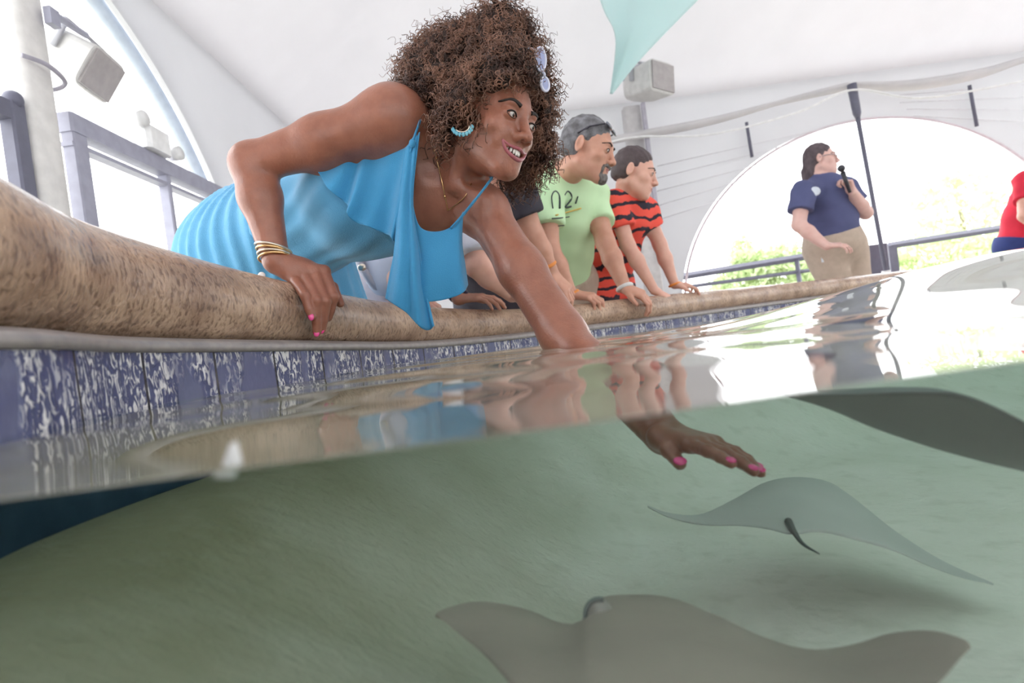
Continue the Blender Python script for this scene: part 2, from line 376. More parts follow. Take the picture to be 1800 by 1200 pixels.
def tile_mat():
    m = bpy.data.materials.new('blue_tiles_wet'); m.use_nodes = True; nt = m.node_tree; b = nt.nodes['Principled BSDF']; N = nt.nodes.new; L = nt.links.new
    uv = N('ShaderNodeUVMap'); sp = N('ShaderNodeSeparateXYZ'); L(uv.outputs[0], sp.inputs[0])
    def math_(op, a, bb=None, c=None):
        n = N('ShaderNodeMath'); n.operation = op
        for i, v in enumerate((a, bb, c)):
            if v is None: continue
            if isinstance(v, (int, float)): n.inputs[i].default_value = v
            else: L(v, n.inputs[i])
        return n.outputs[0]
    fr = math_('FRACT', math_('DIVIDE', math_('ADD', sp.outputs[0], .02), .150)); grout = math_('LESS_THAN', math_('ABSOLUTE', math_('SUBTRACT', fr, .5)), .017)
    mp = N('ShaderNodeMapping'); mp.inputs['Scale'].default_value = (90, 38, 1); L(uv.outputs[0], mp.inputs[0])
    n1 = N('ShaderNodeTexNoise'); n1.inputs['Scale'].default_value = 1.3; n1.inputs['Detail'].default_value = 5; n1.inputs['Distortion'].default_value = 1.2; L(mp.outputs[0], n1.inputs['Vector'])
    mp2 = N('ShaderNodeMapping'); mp2.inputs['Scale'].default_value = (12, 5, 1); L(uv.outputs[0], mp2.inputs[0])
    n2 = N('ShaderNodeTexNoise'); n2.inputs['Scale'].default_value = 1; n2.inputs['Detail'].default_value = 2; L(mp2.outputs[0], n2.inputs['Vector'])
    a = math_('MULTIPLY', math_('GREATER_THAN', n2.outputs[0], .485), 1.0)
    ms = N('ShaderNodeMapRange'); ms.inputs[1].default_value = .40; ms.inputs[2].default_value = .50; L(n2.outputs[0], ms.inputs[0])
    th = N('ShaderNodeMapRange'); th.inputs[1].default_value = .49; th.inputs[2].default_value = .60; L(n1.outputs[0], th.inputs[0])
    crust = math_('MULTIPLY', ms.outputs[0], th.outputs[0])
    base = N('ShaderNodeMix'); base.data_type = 'RGBA'; base.inputs[6].default_value = (.05, .06, .155, 1); base.inputs[7].default_value = (.085, .10, .22, 1); L(n1.outputs[0], base.inputs[0])
    c1 = N('ShaderNodeMix'); c1.data_type = 'RGBA'; L(crust, c1.inputs[0]); L(base.outputs[2], c1.inputs[6]); c1.inputs[7].default_value = (.78, .77, .79, 1)
    c2 = N('ShaderNodeMix'); c2.data_type = 'RGBA'; L(grout, c2.inputs[0]); L(c1.outputs[2], c2.inputs[6]); c2.inputs[7].default_value = (.02, .018, .03, 1)
    L(c2.outputs[2], b.inputs['Base Color']); b.inputs['Roughness'].default_value = .22
    hb = math_('ADD', math_('MULTIPLY', math_('MULTIPLY', n1.outputs[0], ms.outputs[0]), 1.6), math_('MULTIPLY', grout, -1.0))
    bp = N('ShaderNodeBump'); bp.inputs['Distance'].default_value = .004; L(hb, bp.inputs['Height']); L(bp.outputs[0], b.inputs['Normal'])
    return m
def rim_prof(j):
    h = RH[j]; r = h*.5; pr = []
    for k in range(15):
        a = -pi/2+pi*k/14; pr.append((r-r*.98*cos(a)-.0*r, r+r*sin(a)))
    pr += [(r+.05, h+.001), (.19, h)]
    for k in range(1, 11):
        a = pi/2-pi*k/10; pr.append((.19+r*.7*cos(a), r+r*sin(a)))
    return [(r, 0)]+pr[1:]+[(r, 0)]
pool = empty('touch_pool', (2.6, 1.4, 0), 'large round touch pool with wet stone rim above blue tiles', 'pool')
ring('rim', rim_prof, sand_stone(), pool)
ring('rim_lip', lambda j: [(.02, .012), (.004, .006), (-.002, 0), (.0, -.010), (.012, -.012), (.05, -.012)], mat('lip_grey', (.34, .31, .30), .3, (.26, .24, .24), 60), pool)
ring('tile_band', lambda j: [(.008, 0.0), (.008, -.05), (.008, -.11)], tile_mat(), pool)
ring('submerged_tiles', lambda j: [(.008, -.11), (.008, -.2), (.008, -.5)], mat('deep_blue_tiles', (.05, .085, .13), .7, (.04, .07, .11), 30, spec=.05), pool)
ring('outer_wall', lambda j: [(.21, .02), (.21, -.3), (.21, -.66)], mat('pool_render', (.5, .45, .4), .85), pool)
def PXu(px, py, X):
    for Y in np.linspace(.25, 2, 800):
        p = U(px, py, Y)
        if p[0] < X: return p
    return p
# basin floor: a shallow shelf by the wall that dips to the middle
def dist_curve(x, y):
    P2 = RIM[::2, :2]; d = np.min(np.hypot(x[..., None]-P2[:, 0], y[..., None]-P2[:, 1]), -1)
    # inside test by winding
    ins = np.zeros(x.shape, bool); j = len(P2)-1
    for i in range(len(P2)):
        xi, yi = P2[i]; xj, yj = P2[j]
        c = ((yi > y) != (yj > y)) & (x < (xj-xi)*(y-yi)/(yj-yi+1e-12)+xi); ins ^= c; j = i
    return np.where(ins, d, -d)
zj = PXu(0, 1000, -.463)[2]
gx = np.concatenate([np.linspace(-.7, 1.6, 90), np.linspace(1.65, 6.1, 50)]); gy = np.concatenate([np.linspace(-1.9, -.1, 20), np.linspace(0, 2.2, 80), np.linspace(2.3, 4.6, 40)])
GX, GY = np.meshgrid(gx, gy); DD = dist_curve(GX, GY)
def sstep(t): t = np.clip(t, 0, 1); return t*t*(3-2*t)
FZ = zj-(zj-.185)*sstep(DD/.55)+.006*np.sin(GX*9+GY*4)*sstep(DD/.5)
def grid_faces(r, c): 
    i, j = np.meshgrid(np.arange(r-1), np.arange(c-1), indexing='ij'); a = (i*c+j).ravel(); return np.stack([a, a+1, a+c+1, a+c], 1)
V_ = np.stack([GX, GY, FZ], -1).reshape(-1, 3); F_ = grid_faces(len(gy), len(gx)); keep = (DD.ravel()[F_] > -.05).any(1)
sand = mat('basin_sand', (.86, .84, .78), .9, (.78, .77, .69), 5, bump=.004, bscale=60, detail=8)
_nt = sand.node_tree; _N = _nt.nodes.new; _L = _nt.links.new     # light falling off from the arch, painted in: darker olive at left
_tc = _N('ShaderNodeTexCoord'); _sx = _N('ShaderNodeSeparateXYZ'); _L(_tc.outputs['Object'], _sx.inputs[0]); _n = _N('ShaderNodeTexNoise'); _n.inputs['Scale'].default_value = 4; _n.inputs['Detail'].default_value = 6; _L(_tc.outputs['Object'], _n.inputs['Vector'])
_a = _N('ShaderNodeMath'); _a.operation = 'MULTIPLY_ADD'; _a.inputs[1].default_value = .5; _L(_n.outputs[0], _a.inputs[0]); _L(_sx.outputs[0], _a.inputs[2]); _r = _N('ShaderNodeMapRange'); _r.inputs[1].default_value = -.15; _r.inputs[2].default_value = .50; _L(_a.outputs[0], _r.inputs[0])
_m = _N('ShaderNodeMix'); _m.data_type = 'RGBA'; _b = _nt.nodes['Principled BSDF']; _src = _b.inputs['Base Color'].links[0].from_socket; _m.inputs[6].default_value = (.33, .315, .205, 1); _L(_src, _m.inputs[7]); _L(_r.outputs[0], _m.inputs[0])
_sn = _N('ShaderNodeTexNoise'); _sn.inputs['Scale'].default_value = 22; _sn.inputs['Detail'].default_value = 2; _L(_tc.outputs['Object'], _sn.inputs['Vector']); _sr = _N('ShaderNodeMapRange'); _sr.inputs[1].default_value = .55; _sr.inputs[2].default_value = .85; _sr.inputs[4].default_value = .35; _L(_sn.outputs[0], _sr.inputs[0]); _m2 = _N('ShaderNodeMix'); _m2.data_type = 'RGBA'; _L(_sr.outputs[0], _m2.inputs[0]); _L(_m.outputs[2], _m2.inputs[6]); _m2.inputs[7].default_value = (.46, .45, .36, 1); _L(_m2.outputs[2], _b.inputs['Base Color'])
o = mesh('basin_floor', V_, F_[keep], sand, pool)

# water: a closed body with an upright front face close to the lens and a gently swelling top
def wz(x, y):
    base = -.0365+.0025*sstep(x/.2)*(1-sstep((y-.2)/.25))+.0055*sstep((y-.2)/.25)-.008*sstep((y-.4)/.8)-.016*sstep((y-1.2)/.9)-.008*sstep((y-2.1)/1.)
    bump = .060*sstep((x-.26)/.48)*np.exp(-((y-.82)/.34)**2)
    rip = .0012*np.sin(9*x+31*y+1.5*np.sin(4*x))*sstep((y-.2)/.2)+.0003*np.sin(-14*x+44*y+2*np.sin(7*x+y))+.0018*np.sin(3.1*x+11*y)
    return H+base+bump+rip*(1-.85*sstep((x-.2)/.4))*.8
ys = np.concatenate([np.linspace(YF, 1.4, 260), np.linspace(1.4, 4.5, 180)[1:]])
Lh = np.argsort(RIM[:, 1]); 
def span(y):
    b = np.roll(RIM, -1, 0); m = ((RIM[:, 1]-y)*(b[:, 1]-y) <= 0) & (RIM[:, 1] != b[:, 1]); a, b = RIM[m], b[m]
    if len(a) < 2: return None
    xs = a[:, 0]+(y-a[:, 1])/(b[:, 1]-a[:, 1])*(b[:, 0]-a[:, 0]); return xs.min(), xs.max()
ys = np.array([y for y in ys if span(y) and span(y)[1]-span(y)[0] > .3]); SP = {y: span(y) for y in ys}
uu = np.linspace(0, 1, 300)**1.7
W_ = np.array([[(SP[y][0]-.022+(SP[y][1]-SP[y][0]+.044)*t, y) for t in uu] for y in ys])
WX, WY = W_[..., 0], W_[..., 1]; WZ = wz(WX, WY)
R_, C_ = WX.shape; top = np.stack([WX, WY, WZ], -1).reshape(-1, 3); bot = top.copy(); bot[:, 2] = .03
FT = grid_faces(R_, C_); n0 = len(top); per = list(range(C_))+[i*C_+C_-1 for i in range(1, R_)]+[(R_-1)*C_+j for j in range(C_-2, -1, -1)]+[i*C_ for i in range(R_-2, 0, -1)]
per = np.array(per); nx_ = np.roll(per, -1)
side = np.stack([per, per+n0, nx_+n0, nx_], 1)
WF = np.concatenate([FT, FT[:, ::-1]+n0, side])
wm = bpy.data.materials.new('pool_water'); wm.use_nodes = True; nt = wm.node_tree; b = nt.nodes['Principled BSDF']
b.inputs['Base Color'].default_value = (1, 1, 1, 1); b.inputs['Roughness'].default_value = 0; b.inputs['IOR'].default_value = IOR; b.inputs['Transmission Weight'].default_value = 1
va = nt.nodes.new('ShaderNodeVolumeAbsorption'); va.inputs[0].default_value = (.58, .91, .79, 1); va.inputs[1].default_value = .10
nt.links.new(va.outputs[0], nt.nodes['Material Output'].inputs['Volume'])
wo = mesh('pool_water', top.tolist()+bot.tolist(), WF, wm)
# flat shading only at the rim of the front face
wo.data.polygons.foreach_set('use_smooth', np.concatenate([np.ones(len(FT), bool), np.zeros(len(WF)-len(FT), bool)])); wo.data.update()
tag(wo, 'clear green water filling the touch pool', 'water', kind='stuff')
mk = MB(); t0, t1, t2 = P(384, 836, .214), P(418, 836, .214), P(404, 780, .214); bk = A(0, .006, 0)  # solid white wedge shaped to stand in for a bright reflection
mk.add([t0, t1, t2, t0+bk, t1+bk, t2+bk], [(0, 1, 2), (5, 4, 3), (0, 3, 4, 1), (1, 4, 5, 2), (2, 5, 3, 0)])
tag(mk.build('reflection_wedge', white_b, smooth=False), 'tiny white triangular wedge standing in for a reflection at the waterline', 'reflection')

# ------------------------------------------------------------------ tent, ground, outside
def struct(o): return tag(o, kind='structure')
g = MB(); g.add([(-30, -30, -.3), (60, -30, -.3), (60, 60, -.3), (-30, 60, -.3)], [(0, 1, 2, 3)]); struct(g.build('ground', mat('outside_ground', (.55, .55, .48), .9), smooth=False))
g = MB(); g.box((2.3, 1.9, -.05), (9.6, 9.4, .1)); struct(g.build('floor', concrete, smooth=False))
def arch_wall(name, fx, u0, u1, z1, cu, cz, a, bb, m, n=72):
    """panel in (u,z) with an arched opening; fx(u,z) -> world"""
    V = []; 
    for k in range(n+1):
        t = pi*k/n; iu, iz = cu+a*cos(t), max(cz+bb*sin(t), 0)
        d = A(cos(t), sin(t)*1.0); 
        ks = []
        if d[0] > 1e-6: ks.append((u1-cu)/d[0])
        if d[0] < -1e-6: ks.append((u0-cu)/d[0])
        if d[1] > 1e-6: ks.append((z1-cz)/d[1])
        s = min(ks); ou, oz = cu+d[0]*s, cz+d[1]*s
        for q in range(7): V.append(fx(iu+(ou-iu)*q/6, iz+(oz-iz)*q/6))
    Fc = [(k*7+q, k*7+q+1, (k+1)*7+q+1, (k+1)*7+q) for k in range(n) for q in range(6)]
    # legs under the spring line
    i = len(V); V += [fx(cu+a, cz), fx(u1, cz), fx(u1, 0), fx(cu+a, 0), fx(cu-a, cz), fx(u0, cz), fx(u0, 0), fx(cu-a, 0)]
    Fc += [(i, i+1, i+2, i+3), (i+7, i+6, i+5, i+4)]
    o = mesh(name, V, Fc, m, smooth=False); md = o.modifiers.new('s', 'SOLIDIFY'); md.thickness = .03
    return struct(o)
arch_wall('wall_back', lambda u, z: A(u, 6.0, z), -1.85, 8.0, 2.95, 3.95, .55, 2.12, 1.80, wall_panel)
arch_wall('wall_left', lambda u, z: A(-1.85, u, z), -2.8, 6.0, 2.95, 2.1, .8, 2.08, 2.0, wall_panel)
# rolled hem round the left arch and the thin one round the back arch
mb = MB(); mb.tube([A(-1.945, 2.1+2.105*cos(t), .8+2.025*sin(t)) for t in np.linspace(0, pi, 60)], .05, 12, flat=.8)
tag(mb.build('arch_hem', mat('hem_fabric', (.60, .66, .74), .8, trans=.2)), 'pale blue rolled fabric hem round the left arch opening', 'tent hem')
mb = MB(); mb.tube([A(3.95+2.10*cos(t), 5.97, .55+1.78*sin(t)) for t in np.linspace(0, pi, 60)], .014, 8)
tag(mb.build('arch_piping', mat('piping_fabric', (.74, .66, .70), .8, trans=.3)), 'thin piping edging the arched opening behind the presenter', 'tent trim')
for nm, c, s in (('wall_right', (8.0, 1.6, 1.45), (.04, 8.8, 2.9)), ('wall_front', (3.07, -2.8, 1.45), (9.8, .04, 2.9))):
    mb = MB(); mb.box(c, s); struct(mb.build(nm, side_fill_panel, smooth=False))
# vaulted fabric roof: rises from the wall head to a peak over the pool
cx_ = np.linspace(-1.9, 8.05, 70); cy_ = np.linspace(-2.85, 6.05, 64); CX, CY = np.meshgrid(cx_, cy_)
ed = np.minimum(np.minimum((CX+1.9)/4.6, (8.05-CX)/5.4), np.minimum((CY+2.85)/4.3, (6.05-CY)/4.6))
CZ = 2.78+2.6*np.clip(ed, 0, 1)**.85+.05*np.sin(CX*1.9+1)*np.clip(ed*3, 0, 1)
struct(mesh('ceiling', np.stack([CX, CY, CZ], -1).reshape(-1, 3), grid_faces(64, 70), fabric_tent))
# left: column, cross rail, posts, gate frame, siren box, loudspeaker, hoop
def XW(px, py, X=-1.85): return PX(px, py, X)
col = MB(); a_, b_ = XW(62, 60, -1.75), XW(95, 420, -1.75); yc = b_[1]
col.box((-1.80, 2.31, 1.5), (.12, .15, 3.0), bev=.02)
tag(col.build('tent_column', mat('column_cream', (.70, .68, .66), .6)), 'cream square tent column beside the left arch', 'column')
rail = empty('arch_window_rail', (-1.8, 3.2, 1.7), 'grey metal window rail spanning the left arch with one thin mullion', 'window frame')
mb = MB(); mb.box((-1.80, 3.28, 1.76), (.07, 1.6, .085), bev=.01); mb.build('cross_rail', mid_metal, rail, False)
mb = MB(); mb.box((-1.80, 3.28, 1.665), (.05, 1.6, .02)); mb.build('lower_bead', mid_metal, rail, False)
for y, wd in ((2.53, .085), (3.18, .035), (4.0, .06)):
    mb = MB(); mb.box((-1.80, y, .86), (.06, wd, 1.74), bev=.006); mb.build('mullion', mid_metal, rail, False)
gt = empty('dark_gate', (-1.8, 2.1, 0), 'dark metal gate frame at the far left behind the stone rim', 'gate')
for nm, c, s in (('gate_post', (-1.78, 2.36-.17, .86), (.06, .07, 1.72)), ('gate_post', (-1.78, 1.2, .86), (.06, .07, 1.72)), ('gate_rail', (-1.78, 1.7, 1.68), (.05, 1.0, .07)), ('gate_rail', (-1.78, 1.7, .25), (.05, 1.0, .07))):
    mb = MB(); mb.box(c, s, bev=.008); mb.build(nm, dark_metal, gt, False)
mb = MB(); mb.ball((-1.77, 2.19, 1.73), .035); mb.build('hinge_cap', dark_metal, gt)
mb = MB(); mb.tube(cr([A(-1.72, 2.20, 1.90), A(-1.70, 2.30, 1.905), A(-1.72, 2.41, 1.885), A(-1.80, 2.42, 1.87), A(-1.89, 2.36, 1.88), A(-1.88, 2.2, 1.9), A(-1.80, 2.05, 1.91), A(-1.72, 1.9, 1.93)], 8), .009, 8)
tag(mb.build('cable', mat('cable_grey', (.38, .36, .42), .6)), 'grey cable looped around the cream tent column', 'cable')
def speaker(name, c, yaw, pit, s, label, arm):
    t = empty(name, c, label, 'loudspeaker', 'loudspeakers hung in the tent'); R = rot(yaw, pit); c = A(*c)
    mb = MB(); n = 24; V = []
    for y in (-.5, .5):   # front -y rectangular, back rounded and smaller
        pass
    prof = []
    for yy, w_, h_ in ((-.17, .15, .115), (-.165, .158, .122), (.02, .15, .118), (.10, .13, .105), (.15, .09, .085), (.165, .05, .05)):
        for k in range(24):
            a = 2*pi*k/24; p_ = 6 if yy < .05 else 3; x = abs(cos(a))**(2/p_)*w_*(1 if cos(a) > 0 else -1); z = abs(sin(a))**(2/p_)*h_*(1 if sin(a) > 0 else -1); V.append(c+R@A(x, yy, z)*s)
    Fc = [tuple(range(23, -1, -1))]+[(i*24+k, i*24+(k+1) % 24, (i+1)*24+(k+1) % 24, (i+1)*24+k) for i in range(5) for k in range(24)]+[tuple(5*24+k for k in range(24))]
    mb.add(V, Fc); mb.build('cabinet', grey_plastic, t, False)
    mb = MB(); mb.box(c+R@A(0, -.176, 0)*s, A(.27, .012, .205)*s, R); mb.build('grille', grille, t, False)
    mb = MB(); top_ = c+R@A(0, .0, .16)*s
    mb.tube([c+R@A(-.165, 0, 0)*s, c+R@A(-.165, 0, .16)*s, top_, c+R@A(.165, 0, .16)*s, c+R@A(.165, 0, 0)*s], .011*s, 8, flat=1.8); mb.build('yoke', mat('yoke_grey', (.42, .42, .46), .5), t)
    mb = MB(); mb.tube([top_, A(*arm)+A(0, 0, .02), A(*arm)], .018*s, 8); mb.box(A(*arm), (.03, .05, .07)); mb.build('bracket', mid_metal, t, False)
    return t
sp = P(126, 106, 2.72)
speaker('loudspeaker', sp, 98, 34, .86, 'grey loudspeaker on a bracket from the cream column, left', (-1.70, 2.36, 2.13))
sp2 = P(1134, 148, 5.3)
speaker('loudspeaker', sp2, 38, 5, 1.15, 'pale loudspeaker hung high on the far post above the boy', tuple(sp2+A(-.12, .25, .2)))
sb = empty('emergency_light', (-1.8, 3.05, 1.8), 'small white twin-lamp emergency light on the left window rail', 'emergency light')
mb = MB(); mb.box((-1.78, 3.08, 1.87), (.10, .20, .12), bev=.02); mb.build('housing', white_b, sb, False)
for y, z in ((2.95, 1.94), (3.24, 1.85)):
    mb = MB(); mb.tube([A(-1.78, y, z), A(-1.72, y-.01, z)], [.035, .04], 14); mb.build('lamp_head', white_b, sb)
# back wall furniture
mb = MB(); mb.box((1.50, 5.8, 1.35), (.17, .14, 2.7), bev=.02); tag(mb.build('tent_column', mat('column_far', (.62, .60, .60), .6)), 'pale far tent column behind the boy', 'column')
mb = MB(); mb.box((1.60, 5.70, 1.9), (.035, .05, 1.6)); tag(mb.build('conduit', mat('conduit_grey', (.45, .43, .5), .6), None, False), 'dark conduit running down the far column behind the boy', 'conduit')
pl = empty('tent_pole', (3.97, 5.4, 0), 'thin dark tent pole crossing the middle of the back arch', 'pole')
pb, pt_ = P(1556, 470, 5.4), P(1497, 148, 5.4); dr = (pt_-pb)/(pt_[2]-pb[2])
mb = MB(); mb.tube([pb-dr*pb[2]+A(0, 0, 0), pt_], .021, 10); mb.build('shaft', dark_metal, pl)
mb = MB(); mb.tube([pt_-dr*.32, pt_-dr*.28, pt_], [.022, .036, .042], 12); mb.build('sleeve', dark_metal, pl)
mb = MB(); mb.tube([pb-dr*.2, pb-dr*.03], .035, 12); mb.build('white_collar', white_b, pl)
for (x0, y0, x1, y1, lb) in ((1312, 215, 1322, 276, 'short dark rod on the back wall, left of the arch top'), (1704, 150, 1717, 222, 'short dark rod on the back wall, right of the arch top')):
    mb = MB(); mb.tube([P(x0, y0, 5.93), P(x1, y1, 5.93)], .017, 8); tag(mb.build('tensioner_rod', dark_metal), lb, 'rod', 'tensioner rods')
# sagging valance along the wall head
def valance(name, pts, r, m, label):
    mb = MB(); c = cr(pts, 10); mb.tube(c, [r*(.55+.45*abs(sin(i*.11))) for i in range(len(c))], 12, flat=.55); return tag(mb.build(name, m), label, 'valance')
vm = mat('valance_grey', (.66, .64, .65), .9, (.60, .59, .60), 5, trans=.2)
valance('valance', [P(985, 262, 5.6), P(1120, 238, 5.6), P(1250, 213, 5.6), P(1380, 178, 5.6), P(1490, 152, 5.5)], .07, vm, 'grey sagging fabric valance left of the dark pole')
valance('valance', [P(1500, 150, 5.6), P(1600, 150, 5.6), P(1720, 130, 5.6), P(1850, 95, 5.6), P(2150, 60, 5.75)], .085, vm, 'grey sagging fabric valance right of the dark pole')
mb = MB(); mb.tube(cr([P(1070, 250, 5.3), P(1125, 240, 5.3), P(1250, 236, 5.3), P(1400, 198, 5.3), P(1498, 158, 5.3), P(1620, 172, 5.2), P(1800, 142, 5.1)], 8), .010, 6)
tag(mb.build('rope', white_b), 'thin white rope strung under the valance', 'rope')
lw = mat('wall_cable', (.74, .73, .76), .7)
for i, (ya, yb) in enumerate(((262, 240), (285, 258), (310, 284), (338, 308), (365, 338))):
    mb = MB(); mb.tube([P(1155, ya+30-i*2, 5.95), P(1480-i*45, yb-22+i*6, 5.95)], .004, 6); tag(mb.build('guy_wire', lw), 'faint thin wire across the back wall left of the arch', 'wire', 'wall wires')
for i in range(4):
    mb = MB(); mb.tube([P(1570+i*12, 190-22+i*12, 5.95), P(1805, 148+i*22, 5.95)], .004, 6); tag(mb.build('guy_wire', lw), 'faint thin wire across the back wall right of the pole', 'wire', 'wall wires, right')
# mint sail
sheet('mint_sail', [[P(1035, -60, 4.3), P(1060, 15, 4.4), P(1082, 70, 4.6), P(1072, 165, 5.0)], [P(1110, -60, 4.5), P(1115, 15, 4.6), P(1105, 80, 4.7), P(1074, 165, 5.0)], [P(1290, -60, 4.3), P(1222, 5, 4.4), P(1128, 102, 4.6), P(1077, 165, 5.0)]], mint, None, .004)
tag(bpy.data.objects['mint_sail'], 'mint green triangular fabric sail hanging from the roof', 'sail')
# outside railing
def bar(a, b, r, m, parent=None, name='bar', n=4):
    mb = MB(); mb.tube([a, b], r, n); return mb.build(name, m, parent, False)
ra = empty('railing', (3, 6.6, 0), 'dark railing outside the arch, left of the presenter', 'railing')
bar(P(1150, 494, 6.6), P(1420, 450, 6.6), .04, dark_metal, ra, 'top_rail'); bar(P(1150, 512, 6.6), P(1430, 474, 6.6), .022, dark_metal, ra, 'lower_rail')
for px in (1170, 1400): a = P(px, 485-(px-1190)*.16, 6.6); bar(a, A(a[0], a[1], 0), .03, dark_metal, ra, 'rail_post')
rb = empty('railing', (5, 6.6, 0), 'dark railing outside the arch, right of the tent pole', 'railing')
bar(P(1562, 432, 6.6), P(1830, 390, 6.6), .04, dark_metal, rb, 'top_rail'); a = P(1566, 432, 6.6); mb = MB(); mb.box((a[0], 6.6, a[2]/2), (.10, .06, a[2])); mb.build('end_post', dark_metal, rb, False)
a = P(1810, 394, 6.6); bar(a, A(a[0], a[1], 0), .03, dark_metal, rb, 'rail_post')
a = P(1540, 430, 5.9); mb = MB(); mb.box((a[0]-.05, 5.9, a[2]/2), (.26, .15, a[2]), bev=.02); tag(mb.build('bin', dark_metal, None, False), 'dark box standing between the presenter and the pole', 'bin')
# foliage outside
def foliage(name, c, r, n, m, label, cat, leaf=.10, trunk=None):
    t = empty(name, (c[0], c[1], 0), label, cat, 'plants outside the arch'); V = []; Fc = []
    d = rng.normal(size=(n, 3)); d /= np.linalg.norm(d, axis=1)[:, None]; rad = rng.uniform(.35, 1, n)**.6
    lump = 1+.25*np.sin(d[:, 0]*5+c[0])*np.cos(d[:, 2]*6)
    p = A(*c)+d*rad[:, None]*lump[:, None]*A(*r)
    p = p[p[:, 2] > -.2]; n = len(p)
    a = rng.normal(size=(n, 3)); a /= np.linalg.norm(a, axis=1)[:, None]; b2 = np.cross(a, rng.normal(size=(n, 3))); b2 /= np.linalg.norm(b2, axis=1)[:, None]
    s = leaf*rng.uniform(.6, 1.3, n)[:, None]
    V = np.stack([p-a*s, p+b2*s*.4, p+a*s, p-b2*s*.4], 1).reshape(-1, 3); Fq = np.arange(4*n).reshape(-1, 4)
    mesh('foliage', V, Fq, m, t, False)
    mb = MB(); mb.tube([A(c[0], c[1], -.3), A(c[0]+.05, c[1], c[2]*.6), A(c[0], c[1], c[2])], [.12, .08, .04], 8); mb.build('trunk', mat('bark', (.25, .2, .16), .9), t)
leaf_m = mat('leaf_green', (.42, .52, .26), .6, (.58, .64, .42), 3, trans=.4); leaf_p = mat('leaf_pale', (.55, .66, .36), .6, (.70, .72, .52), 3, trans=.4)
a = P(1345, 455, 11.); foliage('hedge', (a[0], 11., .95), (1.1, .8, .75), 5200, leaf_m, 'clipped green hedge outside the arch, left of the presenter', 'hedge', .07)
a = P(1300, 405, 13.2); foliage('shrub', (a[0], 13.2, 1.65), (.28, .4, .55), 900, leaf_m, 'small green shrub tip rising behind the hedge', 'shrub', .06)
a = P(1250, 500, 9.4); foliage('shrub', (a[0], 9.4, .45), (.85, .4, .42), 2600, leaf_p, 'low pale shrub behind the railing at the left foot of the arch', 'shrub', .07)
a = P(1690, 385, 14.6); foliage('tree', (a[0], 14.6, 2.25), (1.4, .9, 1.2), 1500, leaf_p, 'airy pale green tree outside the right half of the arch', 'tree', .11)
a = P(1660, 435, 12.); foliage('hedge', (a[0], 12., 1.0), (1.6, .7, .55), 4200, leaf_p, 'pale hedge behind the railing right of the pole', 'hedge', .07)
# ------------------------------------------------------------------ heads: eyes, brows, lips, teeth as children
def surf(ops, x, z, y0=-.16, Ro=None):
    """local point on the front of the face at (x, z)"""
    yy = np.linspace(y0, 0, 640); d = ev(ops, np.stack([np.full(640, x), yy, np.full(640, z)], 1)); i = np.argmax(d < 0); return A(x, yy[i], z)
def open_eyes(o, s=1.0):
    return o+[ell((q*.031, -.0935, .0005), (.0135, .0070, .0050*s), k=.003, sub=True) for q in (1, -1)]
def face_parts(t, R, pos, s, lo, brow=brow_m, gaze=(.25, -1, -.12), smile=False, lips=None):
    T = lambda p: R@A(*p)*s+pos
    for q in (-1, 1):
        c = A(q*.031, -.0775, .001); mb = MB(); mb.ball(T(c), .0126*s, 20, 14); e = mb.build('eye', eye_white, t)
        g_ = nrm(gaze); mb = MB(); mb.ball(T(c+g_*.0072), .0062*s, 14, 10); mb.build('iris', iris_m, e)
        mb = MB(); pts = [surf(lo, q*(.031+dx), dz)+A(0, -.001, 0) for dx, dz in ((-.013, .0005), (-.008, .0052), (0, .0066), (.008, .0052), (.0135, .001))]
        mb.tube([T(p) for p in cr(pts, 3)], .0016*s, 5); pts = [surf(lo, q*(.031+dx), dz)+A(0, -.0006, 0) for dx, dz in ((-.012, -.001), (-.006, -.0048), (.003, -.0056), (.013, -.001))]; mb.tube([T(p) for p in cr(pts, 3)], .0007*s, 5); mb.build('eyelashes', brow_m, t)
        pts = [surf(lo, q*x, z)+A(0, .0005, 0) for x, z in ((.050, .0185), (.042, .0250), (.030, .0268), (.016, .0225))]
        c_ = cr(pts, 4); mb = MB(); mb.tube([T(p) for p in c_], [(.0018+.0030*i/(len(c_)-1))*s for i in range(len(c_))], 7); mb.build('eyebrow', brow, t)
    if smile:
        up = [(-.0375, -.0505), (-.026, -.0555), (-.012, -.0572), (-.004, -.0555), (0, -.0565), (.004, -.0555), (.012, -.0572), (.026, -.0555), (.0375, -.0505)]
        dn = [(-.0375, -.0505), (-.027, -.0660), (-.012, -.0745), (0, -.0765), (.012, -.0745), (.027, -.0660), (.0375, -.0505)]
        f = [o_ for o_ in lo if not (o_['sub'] and abs(o_['c'][2]+.0655) < .001)]
        for nm, pp, r0 in (('upper_lip', up, .0036), ('lower_lip', dn, .0046)):
            pts = cr([surf(f, x, z)+A(0, .0012, 0) for x, z in pp], 4); n_ = len(pts)
            mb = MB(); mb.tube([T(p) for p in pts], [s*(.0012+(r0-.0012)*sin(pi*i/(n_-1))**.6) for i in range(n_)], 10); mb.build(nm, lips, t)
        mb = MB()
        for i in range(-4, 5):
            x = i*.0062; y = -.0935+.0225*(abs(x)/.028)**2; h_ = .0074-.0006*abs(i)*.6; z = -.0628+.0010*abs(i)*.8
            mb.ball(T((x, y, z)), A(.0033, .0026, h_)*s, 10, 8, R@rot(degrees_(x*22)))
        mb.build('teeth', teeth_m, t)
    elif lips:
        for z, r0 in ((-.0605, .0042), (-.0695, .0046)):
            pts = [surf(lo, x, z+(.0 if abs(x) < .015 else (-.003 if z > -.065 else .003)))+A(0, .0022, 0) for x in np.linspace(-.022, .022, 9)]
            mb = MB(); mb.tube([T(p) for p in pts], [s*r0*(.35+.65*sin(pi*i/8)) for i in range(9)], 8); mb.build('lip', lips, t)
